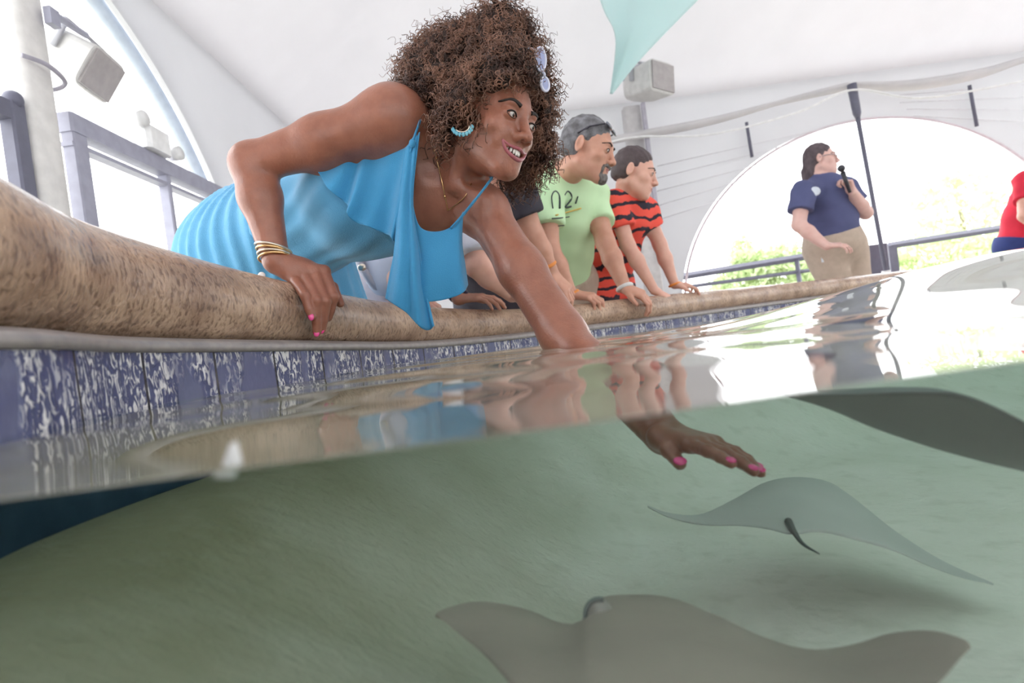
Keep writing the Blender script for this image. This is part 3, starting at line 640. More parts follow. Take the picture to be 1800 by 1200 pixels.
def degrees_(x): return x*180/pi
def curls(name, pts, nor, n, m, parent, length=(.03, .06), rad=(.003, .007), r=.0011, down=.5, turns=3.5, reject=None, K=22):
    V = []; Fc = []; ch = rng.integers(0, len(pts), n)
    for c in ch:
        p = pts[c]; nn = nor[c]
        if reject is not None and reject(p): continue
        L = rng.uniform(*length); ra = rng.uniform(*rad); d = nrm(nn*rng.uniform(.3, 1)+A(0, 0, -down*rng.uniform(.2, 1.2))+rng.normal(size=3)*.35)
        a = nrm(np.cross(d, rng.normal(size=3))); b = np.cross(d, a); tt = np.linspace(0, 1, K); ph = rng.uniform(0, 6.28); tu = turns*rng.uniform(.7, 1.3)*2*pi
        cen = p-nn*.012+np.outer(tt, d)*L+np.outer(tt**2, A(0, 0, -1))*L*.35*down
        path = cen+ra*(np.outer(np.cos(tt*tu+ph), a)+np.outer(np.sin(tt*tu+ph), b))*np.minimum(1, tt*4)[:, None]
        tn = np.gradient(path, axis=0); tn /= np.linalg.norm(tn, axis=1)[:, None]+1e-9; s1 = np.cross(tn, d+1e-3); s1 /= np.linalg.norm(s1, axis=1)[:, None]+1e-9; s2 = np.cross(tn, s1)
        rr = (r*(1-.6*tt))[:, None]; n0 = sum(len(v) for v in V) if False else len(V)*3*K
        V.append(np.stack([path+rr*(cos(q)*s1+sin(q)*s2) for q in (0, 2.09, 4.19)], 1).reshape(-1, 3))
        i = np.arange(K-1)[:, None]*3; k = np.arange(3)[None]
        f = np.stack([i+k, i+(k+1) % 3, i+3+(k+1) % 3, i+3+k], -1).reshape(-1, 4)+n0; Fc.append(f)
    return mesh(name, np.concatenate(V), np.concatenate(Fc), m, parent)
def sdf_normals(ops, V, e=.004):
    g = np.stack([ev(ops, V+A(*(e*np.eye(3)[i])))-ev(ops, V-A(*(e*np.eye(3)[i]))) for i in range(3)], 1); return g/(np.linalg.norm(g, axis=1)[:, None]+1e-9)

# ------------------------------------------------------------------ the woman in blue
WO = empty('person', (-.66, 1.75, 0), 'woman with big curly brown hair and turquoise top, smiling and reaching into the water', 'person')
HR = rot(46, 18, 13.25); HP = A(.0175, 1.195, 1.0416)
hl = open_eyes(head_ops(smile=True), .95)
shR, elR, wrR = P(694, 210, 1.21), P(442, 287, 1.23), P(486, 458, 1.205)
shL, elL, wrL = P(852, 372, 1.25), P(990, 588, 1.10), U(1168, 766, .92)
nb = P(790, 300, 1.29); ch = P(745, 345, 1.33); ri = P(640, 345, 1.37); wa = P(540, 388, 1.47); pe = P(460, 432, 1.60)
torso = [cap(shR+A(.02, .02, -.02), nb, .052, .055, .05), cap(shL+A(-.01, .02, .0), nb, .047, .055, .04), cap(ch, ri, .112, .120, .06), cap(nb, ch, .07, .10, .06), cap(ri, wa, .120, .108, .06), cap(wa, pe, .108, .15, .08),
         ell(pe+A(-.02, .03, -.02), (.175, .17, .16), k=.06)]
clav = [cap(P(748, 262, 1.245), P(800, 322, 1.215), .010, .009, .02), cap(P(812, 332, 1.205), P(852, 350, 1.195), .010, .009, .02), ell(P(815, 342, 1.17), .020, k=.03, sub=True), ell(P(760, 285, 1.185), .022, k=.035, sub=True)]
nk = [cap(HR@A(0, .035, -.055)+HP, nb+A(0, 0, .01), .052, .056, .03), cap(HR@A(-.05, .02, -.05)+HP, P(798, 325, 1.215), .013, .010, .025)]
arms = [cap(shR, (shR+elR)/2, .060, .052, .04), cap((shR+elR)/2, elR, .052, .041, .03), ell(shR+A(-.01, 0, .005), .064, k=.04), ell(elR+A(0, 0, .0), .040, k=.02),
        cap(elR, elR*.65+wrR*.35, .040, .043, .02), cap(elR*.65+wrR*.35, wrR, .043, .0265, .02),
        ell(shL, .052, k=.035), cap(shL, (shL+elL)/2, .047, .045, .025), cap((shL+elL)/2, elL, .045, .045, .03), cap(elL, elL*.6+wrL*.4, .044, .038, .02), cap(elL*.6+wrL*.4, wrL, .038, .025, .02)]
# right hand gripping the rim
mcp = [P(570, 478, 1.215), P(553, 477, 1.205), P(536, 481, 1.20), P(516, 488, 1.195)]
pip = [P(587, 521, 1.175), P(573, 529, 1.158), P(557, 528, 1.148), P(536, 520, 1.138)]
tip = [P(577, 558, 1.185), P(566, 579, 1.168), P(557, 584, 1.155), P(548, 556, 1.138)]
hand = [cap(wrR, wrR*.4+mcp[i]*.6, .018, .016, .016) for i in range(4)]
for i in range(4):
    r = .0112-.0008*(i == 3); hand += [cap(wrR*.5+mcp[i]*.5, mcp[i], .0135, .0128, .014), cap(mcp[i], pip[i], r*1.05, r*.98, .005), cap(pip[i], pip[i]*.35+tip[i]*.65, r*.96, r*.86, .003), cap(pip[i]*.35+tip[i]*.65, tip[i], r*.86, r*.76, .003), ell(mcp[i]+A(0, -.003, .002), .0125, k=.006)]
tb = [wrR*.6+mcp[0]*.4+A(.01, .02, -.015), P(585, 505, 1.235), P(598, 533, 1.215)]
hand += [cap(tb[0], tb[1], .015, .0115, .012), cap(tb[1], tb[2], .0112, .009, .004)]
lh, ltips, lth = hand_ops(wrL, U(1348, 804, .77)-wrL, A(.05, .30, 1), 1, (3, 5, 4), .92, .45)
legs = [cap(pe+A(-.10, .05, -.08), A(-.80, 1.78, .48), .10, .06, .05), cap(pe+A(.06, .08, -.08), A(-.60, 1.86, .48), .10, .06, .05), cap((-.80, 1.78, .48), (-.83, 1.88, .09), .058, .036, .03), cap((-.60, 1.86, .48), (-.62, 1.95, .09), .058, .036, .03),
        cap((-.83, 1.88, .06), (-.80, 1.74, .035), .036, .03, .03), cap((-.62, 1.95, .06), (-.59, 1.81, .035), .036, .03, .03)]
hw = xf(hl, HR, HP)
skin_ops = torso+clav+legs+arms+nk+hand+lh+hw
hb0, hb1 = HP-.135, HP+.135
allh = np.array([p for p in mcp+pip+tip+tb+[wrR]]); lha = np.array([t[0] for t in ltips]+[wrL, lth])
body = sdf_mesh('body', skin_ops, .0075, skin_w, WO, boxes=[(hb0, hb1, .0019), (allh.min(0)-.03, allh.max(0)+.03, .0024), (lha.min(0)-.03, lha.max(0)+.03, .0026)])
face_parts(WO, HR, HP, 1, hl, smile=True, lips=lips_m)
def nail(p, d, nout, s=1.0):
    mb = MB(); z = nrm(nout); x = nrm(np.cross(d, z)); R = np.stack([x, nrm(np.cross(z, x)), z], 1)
    mb.ball(p+z*.0058*min(s, 1), A(.0060, .0085, .0028)*s, 12, 8, R); return mb.build('fingernail', pink_nail, WO)
for i in (1, 2, 3): nail(tip[i]+(tip[i]-pip[i])*.03, tip[i]-pip[i], A(.25 if i < 3 else 0, -1, .15))
for i in range(4): nail(ltips[i][0], ltips[i][1], A(.0, -.35, 1), .8)
nail(lth, A(1, 0, -.2), A(0, -.8, .7), .95)
# hair: a lumpy mass with thousands of coils
def hp(px, py, Y, r): return ell(P(px, py, Y), r, k=.03)
hair_ops = [hp(818, 128, 1.30, (.112, .11, .090)), hp(765, 148, 1.30, (.072, .09, .085)), hp(790, 212, 1.27, (.042, .06, .062)), hp(878, 66, 1.28, (.060, .085, .052)), hp(752, 185, 1.30, (.045, .07, .06)),
            hp(800, 165, 1.25, (.062, .07, .085)), hp(914, 105, 1.32, (.044, .05, .062)), hp(950, 165, 1.36, (.026, .035, .082)), hp(932, 240, 1.36, (.030, .032, .055)), hp(905, 280, 1.36, (.028, .03, .028)), hp(862, 98, 1.23, (.062, .065, .045)), hp(838, 180, 1.22, (.026, .05, .075))]
fc = xf([ell((0, -.095, -.050), (.064, .080, .096), k=.02, sub=True), ell((-.055, -.06, -.055), (.035, .05, .06), k=.02, sub=True)]+[ell((-.086, .022, .0), (.020, .034, .046), k=.02), ell((-.008, -.036, .108), (.066, .046, .032), k=.02), ell((-.056, -.022, .066), (.034, .056, .040), k=.02)], HR, HP)
hair_ops = [dict(o, r=o['r']*A(1, 1, 1)) for o in hair_ops]+fc
hair = sdf_mesh('hair', hair_ops, .006, hair_dark, WO, post=sinfold(.0045, (110, 190, 260), 2))
HVv = np.zeros(len(hair.data.vertices)*3); hair.data.vertices.foreach_get('co', HVv); HVv = HVv.reshape(-1, 3); HN = sdf_normals(hair_ops, HVv)
def rej(p):
    if np.linalg.norm((p-P(813, 224, 1.15))*A(1, .6, 1)) < .034 or np.linalg.norm((p-P(957, 118, 1.19))*A(1.3, .6, .75)) < .042: return True
    q = HR.T@(p-HP); return q[1] < -.02 and abs(q[0]) < .064 and q[2] < .058 or (q[1] < -.045 and abs(q[0]) < .075 and q[2] < .05)
sel = np.array([not rej(p) for p in HVv]); HVs, HNs = HVv[sel], HN[sel]
curls('curls', HVs, HNs, 5200, hair_curl, hair, (.028, .055), (.0028, .0060), .00165, .45)
curls('stray_coils', HVs[HNs[:, 2] > -.2], HNs[HNs[:, 2] > -.2], 500, hair_curl, hair, (.045, .065), (.004, .008), .0008, .1)
low = HVs[:, 2] < HP[2]+.03
curls('ringlets', HVs[low], HNs[low], 1100, hair_curl, hair, (.045, .075), (.005, .0085), .0018, 1.2, 4)
for o_ in bpy.data.objects:
    if o_.name in ('curls', 'stray_coils', 'ringlets'): o_['kind'] = 'stuff'
# bodice, lower romper
ax_ = nrm(nb-pe)
def cutp(p0, n):
    p0 = A(*p0); n = nrm(n)
    def fn(D, ax): return np.maximum(D, (ax[0][:, None, None]-p0[0])*n[0]+(ax[1][None, :, None]-p0[1])*n[1]+(ax[2][None, None, :]-p0[2])*n[2])
    return fn
def chain(*fs):
    def fn(D, ax):
        for f in fs: D = f(D, ax)
        return D
    return fn
def grow(ops, t): 
    out = []
    for o in ops:
        o = dict(o)
        if o['t'] == 'c': o['ra'] += t; o['rb'] += t
        else: o['r'] = o['r']+t
        out.append(o)
    return out
def pleats(c, axis, n, amp, seed=1):
    """folds running along an axis, counted round it"""
    axis = nrm(axis); a = nrm(np.cross(axis, A(0, 0, 1))); b = np.cross(axis, a)
    def fn(D, ax):
        X, Y, Z = ax[0][:, None, None]-c[0], ax[1][None, :, None]-c[1], ax[2][None, None, :]-c[2]
        th = np.arctan2(X*b[0]+Y*b[1]+Z*b[2], X*a[0]+Y*a[1]+Z*a[2]); l = X*axis[0]+Y*axis[1]+Z*axis[2]
        return D-amp*np.sin(th*n+2.2*np.sin(l*11)+.7*np.sin(th*5))
    return fn
bo = grow([torso[2], torso[3], torso[4], cap(wa, wa*.7+pe*.3, .108, .12, .06)], .012)
bo.append(cap(wa, pe, .118, .135, .06)); sdf_mesh('bodice', bo, .006, blue_l, WO, post=chain(pleats(ri, ax_+A(0, 0, .25), 13, .0022), sinfold(.0022, (28, 46), 5), cutp(P(702, 300, 1.35), ax_), cutp(wa*.75+pe*.25, -ax_)))
mb = MB(); cc = wa*.85+pe*.15; a1 = nrm(np.cross(ax_, A(0, 0, 1))); b1 = np.cross(ax_, a1)
mb.tube([cc+(a1*cos(t)+b1*sin(t))*(.121+.0025*sin(t*40)) for t in np.linspace(0, 2*pi, 160)], .0075, 8); mb.build('elastic_waist', blue_c, WO)
sk = grow([cap(wa*.9+pe*.1, pe, .112, .150, .06), ell(pe+A(-.02, .03, -.02), (.178, .172, .165), k=.06), cap(pe+A(.05, .02, -.02), pe+A(.10, .10, -.30), .14, .15, .06), cap(pe+A(-.09, .04, -.04), A(-.80, 1.76, .60), .14, .12, .06), cap(pe+A(.06, .08, -.06), A(-.62, 1.84, .60), .13, .12, .06)], .014)
sdf_mesh('romper', sk, .0075, blue_l, WO, post=chain(pleats(pe, A(.1, -.1, 1), 26, .0042), sinfold(.004, (20, 34), 8), cutp(cc, ax_)))
# flounces and the hanging front panel
def rip1(u, v): return A(0, .010*sin(u*26)*(.25+.75*v), 0)
sheet('flounce', [[P(600, 262, 1.27), P(574, 272, 1.24), P(550, 290, 1.22)], [P(624, 256, 1.25), P(600, 300, 1.21), P(578, 332, 1.20)], [P(638, 262, 1.24), P(622, 315, 1.20), P(610, 360, 1.19)], [P(655, 270, 1.23), P(636, 330, 1.175), P(615, 384, 1.165)],
                  [P(690, 268, 1.20), P(668, 345, 1.185), P(650, 400, 1.18)], [P(716, 256, 1.175), P(695, 345, 1.165), P(684, 413, 1.165)], [P(728, 238, 1.160), P(716, 330, 1.15), P(692, 425, 1.155)]], blue_c, WO, .002, 10, 10, rip1)
def rip2(u, v): return A(0, .009*sin(u*17+1)*(.15+.85*v), 0)
sheet('front_drape', [[P(712, 262, 1.16), P(700, 350, 1.15), P(692, 440, 1.14), P(684, 480, 1.14), P(676, 524, 1.14)], [P(724, 248, 1.158), P(714, 350, 1.145), P(712, 440, 1.12), P(712, 500, 1.115), P(708, 545, 1.115)],
                      [P(733, 238, 1.155), P(724, 350, 1.15), P(731, 440, 1.13), P(735, 500, 1.125), P(746, 579, 1.125)], [P(738, 232, 1.155), P(726, 352, 1.155), P(738, 440, 1.15), P(748, 500, 1.15), P(764, 573, 1.14)]], blue_c, WO, .002, 8, 10, rip2)
sheet('front_panel', [[P(724, 350, 1.17), P(716, 440, 1.17), P(702, 490, 1.17), P(690, 528, 1.17)], [P(738, 398, 1.165), P(740, 450, 1.15), P(735, 490, 1.145), P(735, 531, 1.15)], [P(770, 407, 1.165), P(768, 450, 1.14), P(770, 490, 1.135), P(772, 528, 1.14)],
                      [P(800, 394, 1.175), P(803, 440, 1.16), P(806, 480, 1.15), P(812, 516, 1.15)], [P(814, 372, 1.19), P(812, 425, 1.19), P(818, 470, 1.18), P(822, 500, 1.18)]], blue_c, WO, .002, 8, 8, lambda u, v: A(0, .006*sin(u*14)*v, 0))
mb = MB(); mb.tube(cr([P(792, 402, 1.170), P(812, 380, 1.172), P(838, 348, 1.168), P(858, 322, 1.172), P(864, 312, 1.20), P(858, 300, 1.25)], 6), [.0085]*12+[.0075]*12+[.006]*7, 8, flat=.35); mb.build('strap', blue_c, WO)
mb = MB(); mb.tube(cr([P(722, 268, 1.158), P(727, 245, 1.155), P(735, 222, 1.165), P(741, 205, 1.19), P(744, 192, 1.24)], 6), .005, 8, flat=.5); mb.ball(P(725, 252, 1.152), (.007, .006, .009)); mb.build('strap', blue_c, WO)
# jewellery
bg = [('bangle', silver, 0, .034), ('bangle', gold, .008, .035), ('bangle', silver, .015, .036), ('bangle', gold, -.008, .034)]
fa = nrm(elR-wrR)
for nm, m_, of, R0 in bg:
    n_ = nrm(fa+A(.25+of*12, .1, -.15+of*8)); a = nrm(np.cross(n_, A(0, 1, 0))); b = np.cross(n_, a); c = wrR+fa*(.012+of)
    mb = MB(); mb.tube([c+(a*cos(t)+b*sin(t))*R0 for t in np.linspace(0, 2*pi, 49)], .0026, 8, cap=False); mb.build(nm, m_, WO)
mb = MB(); mb.ball(P(460, 484, 1.185), .0075); mb.build('bangle_bead', mat('pearl', (.85, .82, .8), .2), WO)
def on_mesh(ops, px, py, off=.002, a=.8, b=1.9):
    Y = np.linspace(a, b, 900); p = np.stack([P(px, py, y) for y in Y]); d = ev(ops, p); i = int(np.argmax(d < off)); return p[i]
ck = [on_mesh(torso+clav+nk+arms, *q) for q in ((763, 262), (770, 290), (777, 320), (782, 345), (785, 358), (787, 370))]
c2 = [on_mesh(torso+clav+nk+arms, *q) for q in ((787, 370), (803, 358), (818, 344), (829, 322))]
mb = MB(); mb.tube(cr(ck, 5), .0013, 6); mb.tube(cr(c2, 5), .0009, 6); mb.ball(ck[3], .003); nl = mb.build('necklace', gold, WO)
ec = P(813, 224, 1.110); er = MB(); er2 = MB()
for i in range(9):
    t = radians(190+i*20); er.ball(ec+A(cos(t)*.019, -.004, sin(t)*.015), (.0036, .003, .0046), 10, 8)
for i in range(24):
    pass
er2.tube([ec+A(cos(t)*.0135, -.003, sin(t)*.010) for t in np.linspace(radians(195), radians(365), 14)], .0016, 6)
eo = er2.build('earring', silver, WO); er.build('bead', turq, eo)
# sunglasses pushed up in the hair
sg = empty('sunglasses', P(955, 115, 1.19), 'white and blue sunglasses pushed up in the curly hair', 'sunglasses')
fr = mat('white_frame', (.62, .64, .78), .25); ln = mat('blue_lens', (.30, .34, .55), .08, coat=.8)
for (px, py, rx, rz) in ((950, 104, .013, .024), (958, 148, .010, .014)):
    c = P(px, py, 1.150); Rl = rot(35, 0, 12)
    mb = MB(); mb.tube([c+Rl@A(cos(t)*rx, 0, sin(t)*rz) for t in np.linspace(0, 2*pi, 33)], .0028, 8, cap=False); f_ = mb.build('frame', fr, sg)
    mb = MB(); mb.ball(c, (rx*.95, .0015, rz*.95), 20, 10, Rl); mb.build('lens', ln, f_)
mb = MB(); mb.tube([P(953, 124, 1.150), P(957, 130, 1.147), P(957, 137, 1.150)], .0028, 8); mb.build('bridge', fr, sg)
mb = MB(); mb.tube([P(948, 90, 1.152), P(930, 84, 1.165), P(905, 90, 1.21)], .0022, 8); mb.build('temple', fr, sg)
# ------------------------------------------------------------------ the other visitors
def limbs(J, s=1.0, tr=1.0, ar=1.0):
    nb_, ch_, wa_, pe_ = J['nb'], J['ch'], J['wa'], J['pe']
    tor = [cap(J['shR'], nb_, .052*s, .055*s, .05), cap(J['shL'], nb_, .052*s, .055*s, .05), cap(nb_, ch_, .07*s, .11*s*tr, .06), cap(ch_, wa_, .122*s*tr, .115*s*tr, .06), cap(wa_, pe_, .115*s*tr, .13*s*tr, .06)]
    arm = {}
    for q in 'RL':
        a, e, w_ = J['sh'+q], J['el'+q], J['wr'+q]
        arm[q] = [ell(a, .056*s*ar, k=.04), cap(a, e, .050*s*ar, .039*s*ar, .03), cap(e, e*.65+w_*.35, .038*s*ar, .040*s*ar, .02), cap(e*.65+w_*.35, w_, .040*s*ar, .0255*s*ar, .02)]
    side = nrm(J['shL']-J['shR']); side[2] = 0; leg = []; feet = J.get('feet', A(pe_[0], pe_[1]+.12, 0)); fw = J.get('fw', A(0, -1, 0))
    for q in (-1, 1):
        h_ = pe_+side*q*.09*s-A(0, 0, .03); k_ = (h_+feet+side*q*.12)/2+A(0, 0, .04)-fw*-.03; f_ = A(feet[0], feet[1], .085)+side*q*.12
        leg.append([cap(h_, k_, .095*s*tr, .062*s, .05), cap(k_, f_, .058*s, .036*s, .03)]); J['knee%d' % q] = k_; J['foot%d' % q] = f_
    return tor, arm, leg, fw
def sleeve(J, q, f, s=1.0, r=.066, r2=.066): a, e = J['sh'+q], J['el'+q]; return [ell(a, r*s, k=.03), cap(a, a*(1-f)+e*f, r*s, r2*s, .02, cut=True)]
def build_person(name, label, base, J, head, skin, s=1.0, tr=1.0, ar=1.0, hands=None, hair=None, hairm=None, shirt=None, shorts=None, shirt_m=None, shorts_m=None, sl=.6, group=None, hem=.25, sh_len=.9, brow=brow_m, res=.011, beard=False, fold=.004):
    t = empty(name, base, label, 'person'); HRr, HPp, hs = head
    lo = open_eyes(head_ops(False, True), .8); hw_ = xf(lo, HRr, HPp, hs); tor, arm, leg, fw = limbs(J, s, tr, ar)
    nk_ = [cap(HRr@A(0, .03, -.06)*hs+HPp, J['nb'], .052*s, .058*s, .03)]
    ho = []; bx = [(HPp-.14*hs, HPp+.14*hs, .0034)]
    for q, (D, N, side, cu) in hands.items():
        o_, tp, th_ = hand_ops(J['wr'+q], A(*D), A(*N), side, cu, .98*s); ho += o_
        pts = np.array([p for p, _ in tp]+[J['wr'+q], th_]); bx.append((pts.min(0)-.03, pts.max(0)+.03, .0036))
    feet = [cap(J['foot%d' % q], J['foot%d' % q]+fw*.15-A(0, 0, .045), .038*s, .03*s, .03) for q in (-1, 1)]
    sdf_mesh('body', tor+arm['R']+arm['L']+leg[0]+leg[1]+feet+nk_+ho+hw_, res, skin, t, boxes=bx)
    face_parts(t, HRr, HPp, hs, lo, brow=brow, gaze=(.1, -1, -.35), lips=mat('lip_rose', (.50, .20, .18), .45))
    ax = nrm(J['nb']-J['pe'])
    sl_r = max(.066, .056*ar+.013); so = grow(tor+[leg[0][0], leg[1][0]], .012*s)+sleeve(J, 'R', sl, s, sl_r, sl_r)+sleeve(J, 'L', sl, s, sl_r, sl_r)
    neckcut = ell(HRr@A(0, .01, -.06)*hs+HPp*1, .001, k=.001)
    bot = J['wa']*(1-hem)+J['pe']*hem
    ncut = ell(J['nb']+(HPp-J['nb'])*.55, .062*s, k=.006, sub=True)
    sh_o = sdf_mesh('shirt', so+[ncut], res*.8, shirt_m, t, post=chain(sinfold(fold, (24, 41, 60), 4), cutp(bot-ax*.02, -ax)))
    lo_ = grow([tor[4]]+[c for L in leg for c in L[:1 if sh_len <= 1 else 2]], .02*s)
    kz = J['knee1'][2]; zc = kz if sh_len <= 1 else .09
    sdf_mesh('shorts' if sh_len <= 1 else 'trousers', lo_, res*.9, shorts_m, t, post=chain(sinfold(.003, (20, 45), 9), cutp(bot+ax*.01, ax), cutp(A(0, 0, zc), A(0, 0, -1))))
    for q in (-1, 1):
        f_ = J['foot%d' % q]; sdf_mesh('shoe', [cap(f_-A(0, 0, .02)-fw*.02, f_+fw*.155-A(0, 0, .042), .048*s, .040*s, .03), ], .010, shoe_m, t, post=cutp(A(0, 0, .002), A(0, 0, -1)))
    if hair: sdf_mesh('hair', xf(hair, HRr, HPp, hs), .0045, hairm, t, post=sinfold(.0015, (180, 260), 3))
    if beard: sdf_mesh('beard', xf([cap((-.022, -.097, -.051), (.022, -.097, -.051), .0065, .0065, .004), ell((0, -.088, -.098), (.027, .019, .024), k=.01), cap((-.029, -.088, -.056), (-.025, -.082, -.092), .0065, .008, .008), cap((.029, -.088, -.056), (.025, -.082, -.092), .0065, .008, .008), ell((0, -.100, -.066), (.021, .012, .0065), k=.003, sub=True)], HRr, HPp, hs), .003, beard_m, t, post=sinfold(.0008, (400, 600), 3))
    return t, sh_o, so
def crop_hair(low=.0, front=.075):
    return [ell((0, .022, .042), (.079, .095, .083), k=.01), ell((0, .05, .0), (.072, .066, .07), k=.02), ell((0, -.115, .0), (.09, .085, front), k=.02, sub=True), ell((.088, .0, -.03), (.03, .045, .045), k=.01, sub=True), ell((-.088, .0, -.03), (.03, .045, .045), k=.01, sub=True), ell((0, .05, -.10), (.1, .1, .055), k=.02, sub=True)]
def band(t, name, a, b, r, m, w_=.007):
    n_ = nrm(b-a); x = nrm(np.cross(n_, A(0, 1, .1))); y = np.cross(n_, x); mb = MB()
    mb.tube([a+(x*cos(q)+y*sin(q))*r for q in np.linspace(0, 2*pi, 33)], w_, 8, cap=False, flat=1); return mb.build(name, m, t)
# man in the lime shirt
J = dict(shR=P(958, 335, 2.42), shL=P(1040, 345, 2.62), nb=P(988, 318, 2.50), ch=P(992, 365, 2.60), wa=P(985, 430, 2.74), pe=P(985, 490, 2.86), elR=P(966, 440, 2.34), wrR=P(1003, 517, 2.36), elL=P(1064, 425, 2.52), wrL=P(1098, 505, 2.46))
J['feet'] = A(J['pe'][0], J['pe'][1]+.15, 0)
mR, mP = rot(66, 24, 4), P(1034, 262, 2.34)
man, msh, mso = build_person('person', 'grey-haired bearded man in a lime green shirt leaning on the stone rim', (J['feet'][0], J['feet'][1], 0), J, (mR, mP, 1.07), skin_t, 1.08, 1.05,
    hands=dict(R=((.9, -.25, -.25), (.1, -.3, 1), -1, (25, 45, 25)), L=((.75, -.4, -.5), (.3, -.5, .9), 1, (25, 45, 25))), hair=crop_hair(), hairm=hair_grey, shirt_m=lime, shorts_m=khaki, sl=.62, hem=.75, beard=True, fold=.005)
band(man, 'wristband', J['wrR'], J['elR'], .031, orange_b, .008); band(man, 'watch', J['wrL'], J['elL'], .031, white_b, .009)
def strokes(t, ops, lines, m, r, a, b, name='print', off=.008):
    mb = MB()
    for l in lines: mb.tube(cr([on_mesh(ops, x, y, off, a, b) for x, y in l], 4), r, 6, flat=.6)
    return mb.build(name, m, t)
strokes(msh, mso, [[(972, 366), (970, 345), (976, 336), (983, 345), (984, 366)], [(992, 343), (998, 336), (1004, 342), (1003, 352), (994, 364), (1004, 363)], [(970, 384), (985, 383), (1000, 381)], [(1012, 358), (1016, 345)]], ink, .0045, 2.1, 3.0)
strokes(msh, mso, [[(978, 378), (1000, 372), (1022, 366)]], ink_y, .006, 2.1, 3.0); strokes(msh, mso, [[(974, 398), (992, 396)]], ink, .003, 2.1, 3.0)
gs = empty('sunglasses', tuple(mR@A(0, -.06, .10)*1.07+mP), 'dark sunglasses resting on top of the grey-haired man\'s head', 'sunglasses'); 
for q in (-1, 1):
    c = mR@A(q*.033, -.066, .088)*1.07+mP; mb = MB(); mb.ball(c, (.030, .008, .020), 16, 10, mR@rot(0, -50)); mb.build('lens', mat('smoke_lens', (.12, .13, .16), .12, coat=1), gs)
    mb = MB(); mb.tube([mR@A(*p)*1.07+mP for p in ((q*.062, -.058, .085), (q*.080, -.01, .062), (q*.079, .03, .03))], .0032, 6); mb.build('temple', black_c, gs)
# boy in the red striped shirt
stripe = mat('red_black_stripe', (.85, .09, .065), .85); nt = stripe.node_tree; N = nt.nodes.new
wv = N('ShaderNodeTexWave'); wv.bands_direction = 'Z'; wv.inputs['Scale'].default_value = 5.2; wv.inputs['Distortion'].default_value = 5; wv.inputs['Detail'].default_value = 3; wv.inputs['Detail Scale'].default_value = 2.2
tc = N('ShaderNodeTexCoord'); nt.links.new(tc.outputs['Object'], wv.inputs[0]); rp = N('ShaderNodeMapRange'); rp.inputs[1].default_value = .68; rp.inputs[2].default_value = .76; nt.links.new(wv.outputs['Fac'], rp.inputs[0])
mx = N('ShaderNodeMix'); mx.data_type = 'RGBA'; mx.inputs[6].default_value = (.86, .10, .07, 1); mx.inputs[7].default_value = (.025, .02, .035, 1); nt.links.new(rp.outputs[0], mx.inputs[0]); nt.links.new(mx.outputs[2], nt.nodes['Principled BSDF'].inputs['Base Color'])
J = dict(shR=P(1080, 358, 2.66), shL=P(1132, 366, 2.80), nb=P(1106, 350, 2.74), ch=P(1104, 385, 2.80), wa=P(1085, 440, 2.90), pe=P(1068, 492, 2.98), elR=P(1103, 430, 2.66), wrR=P(1150, 510, 2.64), elL=P(1160, 430, 2.82), wrL=P(1186, 500, 2.80))
J['feet'] = A(J['pe'][0], J['pe'][1]+.12, 0)
bR, bP = rot(70, 22, 4), P(1116, 304, 2.66)
boy, bsh, bso = build_person('person', 'short-haired boy in a red and black striped polo leaning on the rim', (J['feet'][0], J['feet'][1], 0), J, (bR, bP, .97), skin_l, .86, .92,
    hands=dict(R=((.7, -.25, -.55), (.4, -.4, .8), -1, (15, 30, 20)), L=((1, -.1, -.2), (.1, -.3, 1), 1, (20, 35, 20))), hair=crop_hair(), hairm=hair_boy, shirt_m=stripe, shorts_m=stripe, sl=.55, hem=.9)
band(boy, 'wristband', J['wrL'], J['elL'], .026, orange_b, .006)
# person in the black t-shirt, half hidden
J = dict(shR=P(838, 345, 2.16), shL=P(908, 338, 2.04), nb=P(872, 335, 2.13), ch=P(868, 375, 2.2), wa=P(862, 430, 2.32), pe=P(862, 490, 2.42), elR=P(800, 440, 2.14), wrR=P(806, 524, 1.98), elL=P(938, 415, 2.06), wrL=P(972, 484, 2.10))
J['feet'] = A(J['pe'][0]-.02, J['pe'][1]+.12, 0)
kR, kP = rot(18, 30, 5), P(874, 272, 2.02)
blk, _, _ = build_person('person', 'person in a black t-shirt mostly hidden behind the woman\'s hair and arm', (J['feet'][0], J['feet'][1], 0), J, (kR, kP, 1.0), skin_t, .98, 1.0,
    hands=dict(R=((.95, -.1, -.1), (0, -.2, 1), -1, (10, 20, 15)), L=((.5, -.3, -.7), (.4, -.5, .7), 1, (20, 40, 25))), hair=crop_hair(), hairm=hair_boy, shirt_m=black_c, shorts_m=black_c, sl=.55, hem=.6)
band(blk, 'wristband', P(962, 467, 2.09), J['elL'], .030, orange_b, .007); band(blk, 'watch', J['wrR']+A(0, 0, .01), J['elR'], .029, mat('watch_dark', (.05, .05, .12), .3), .008)
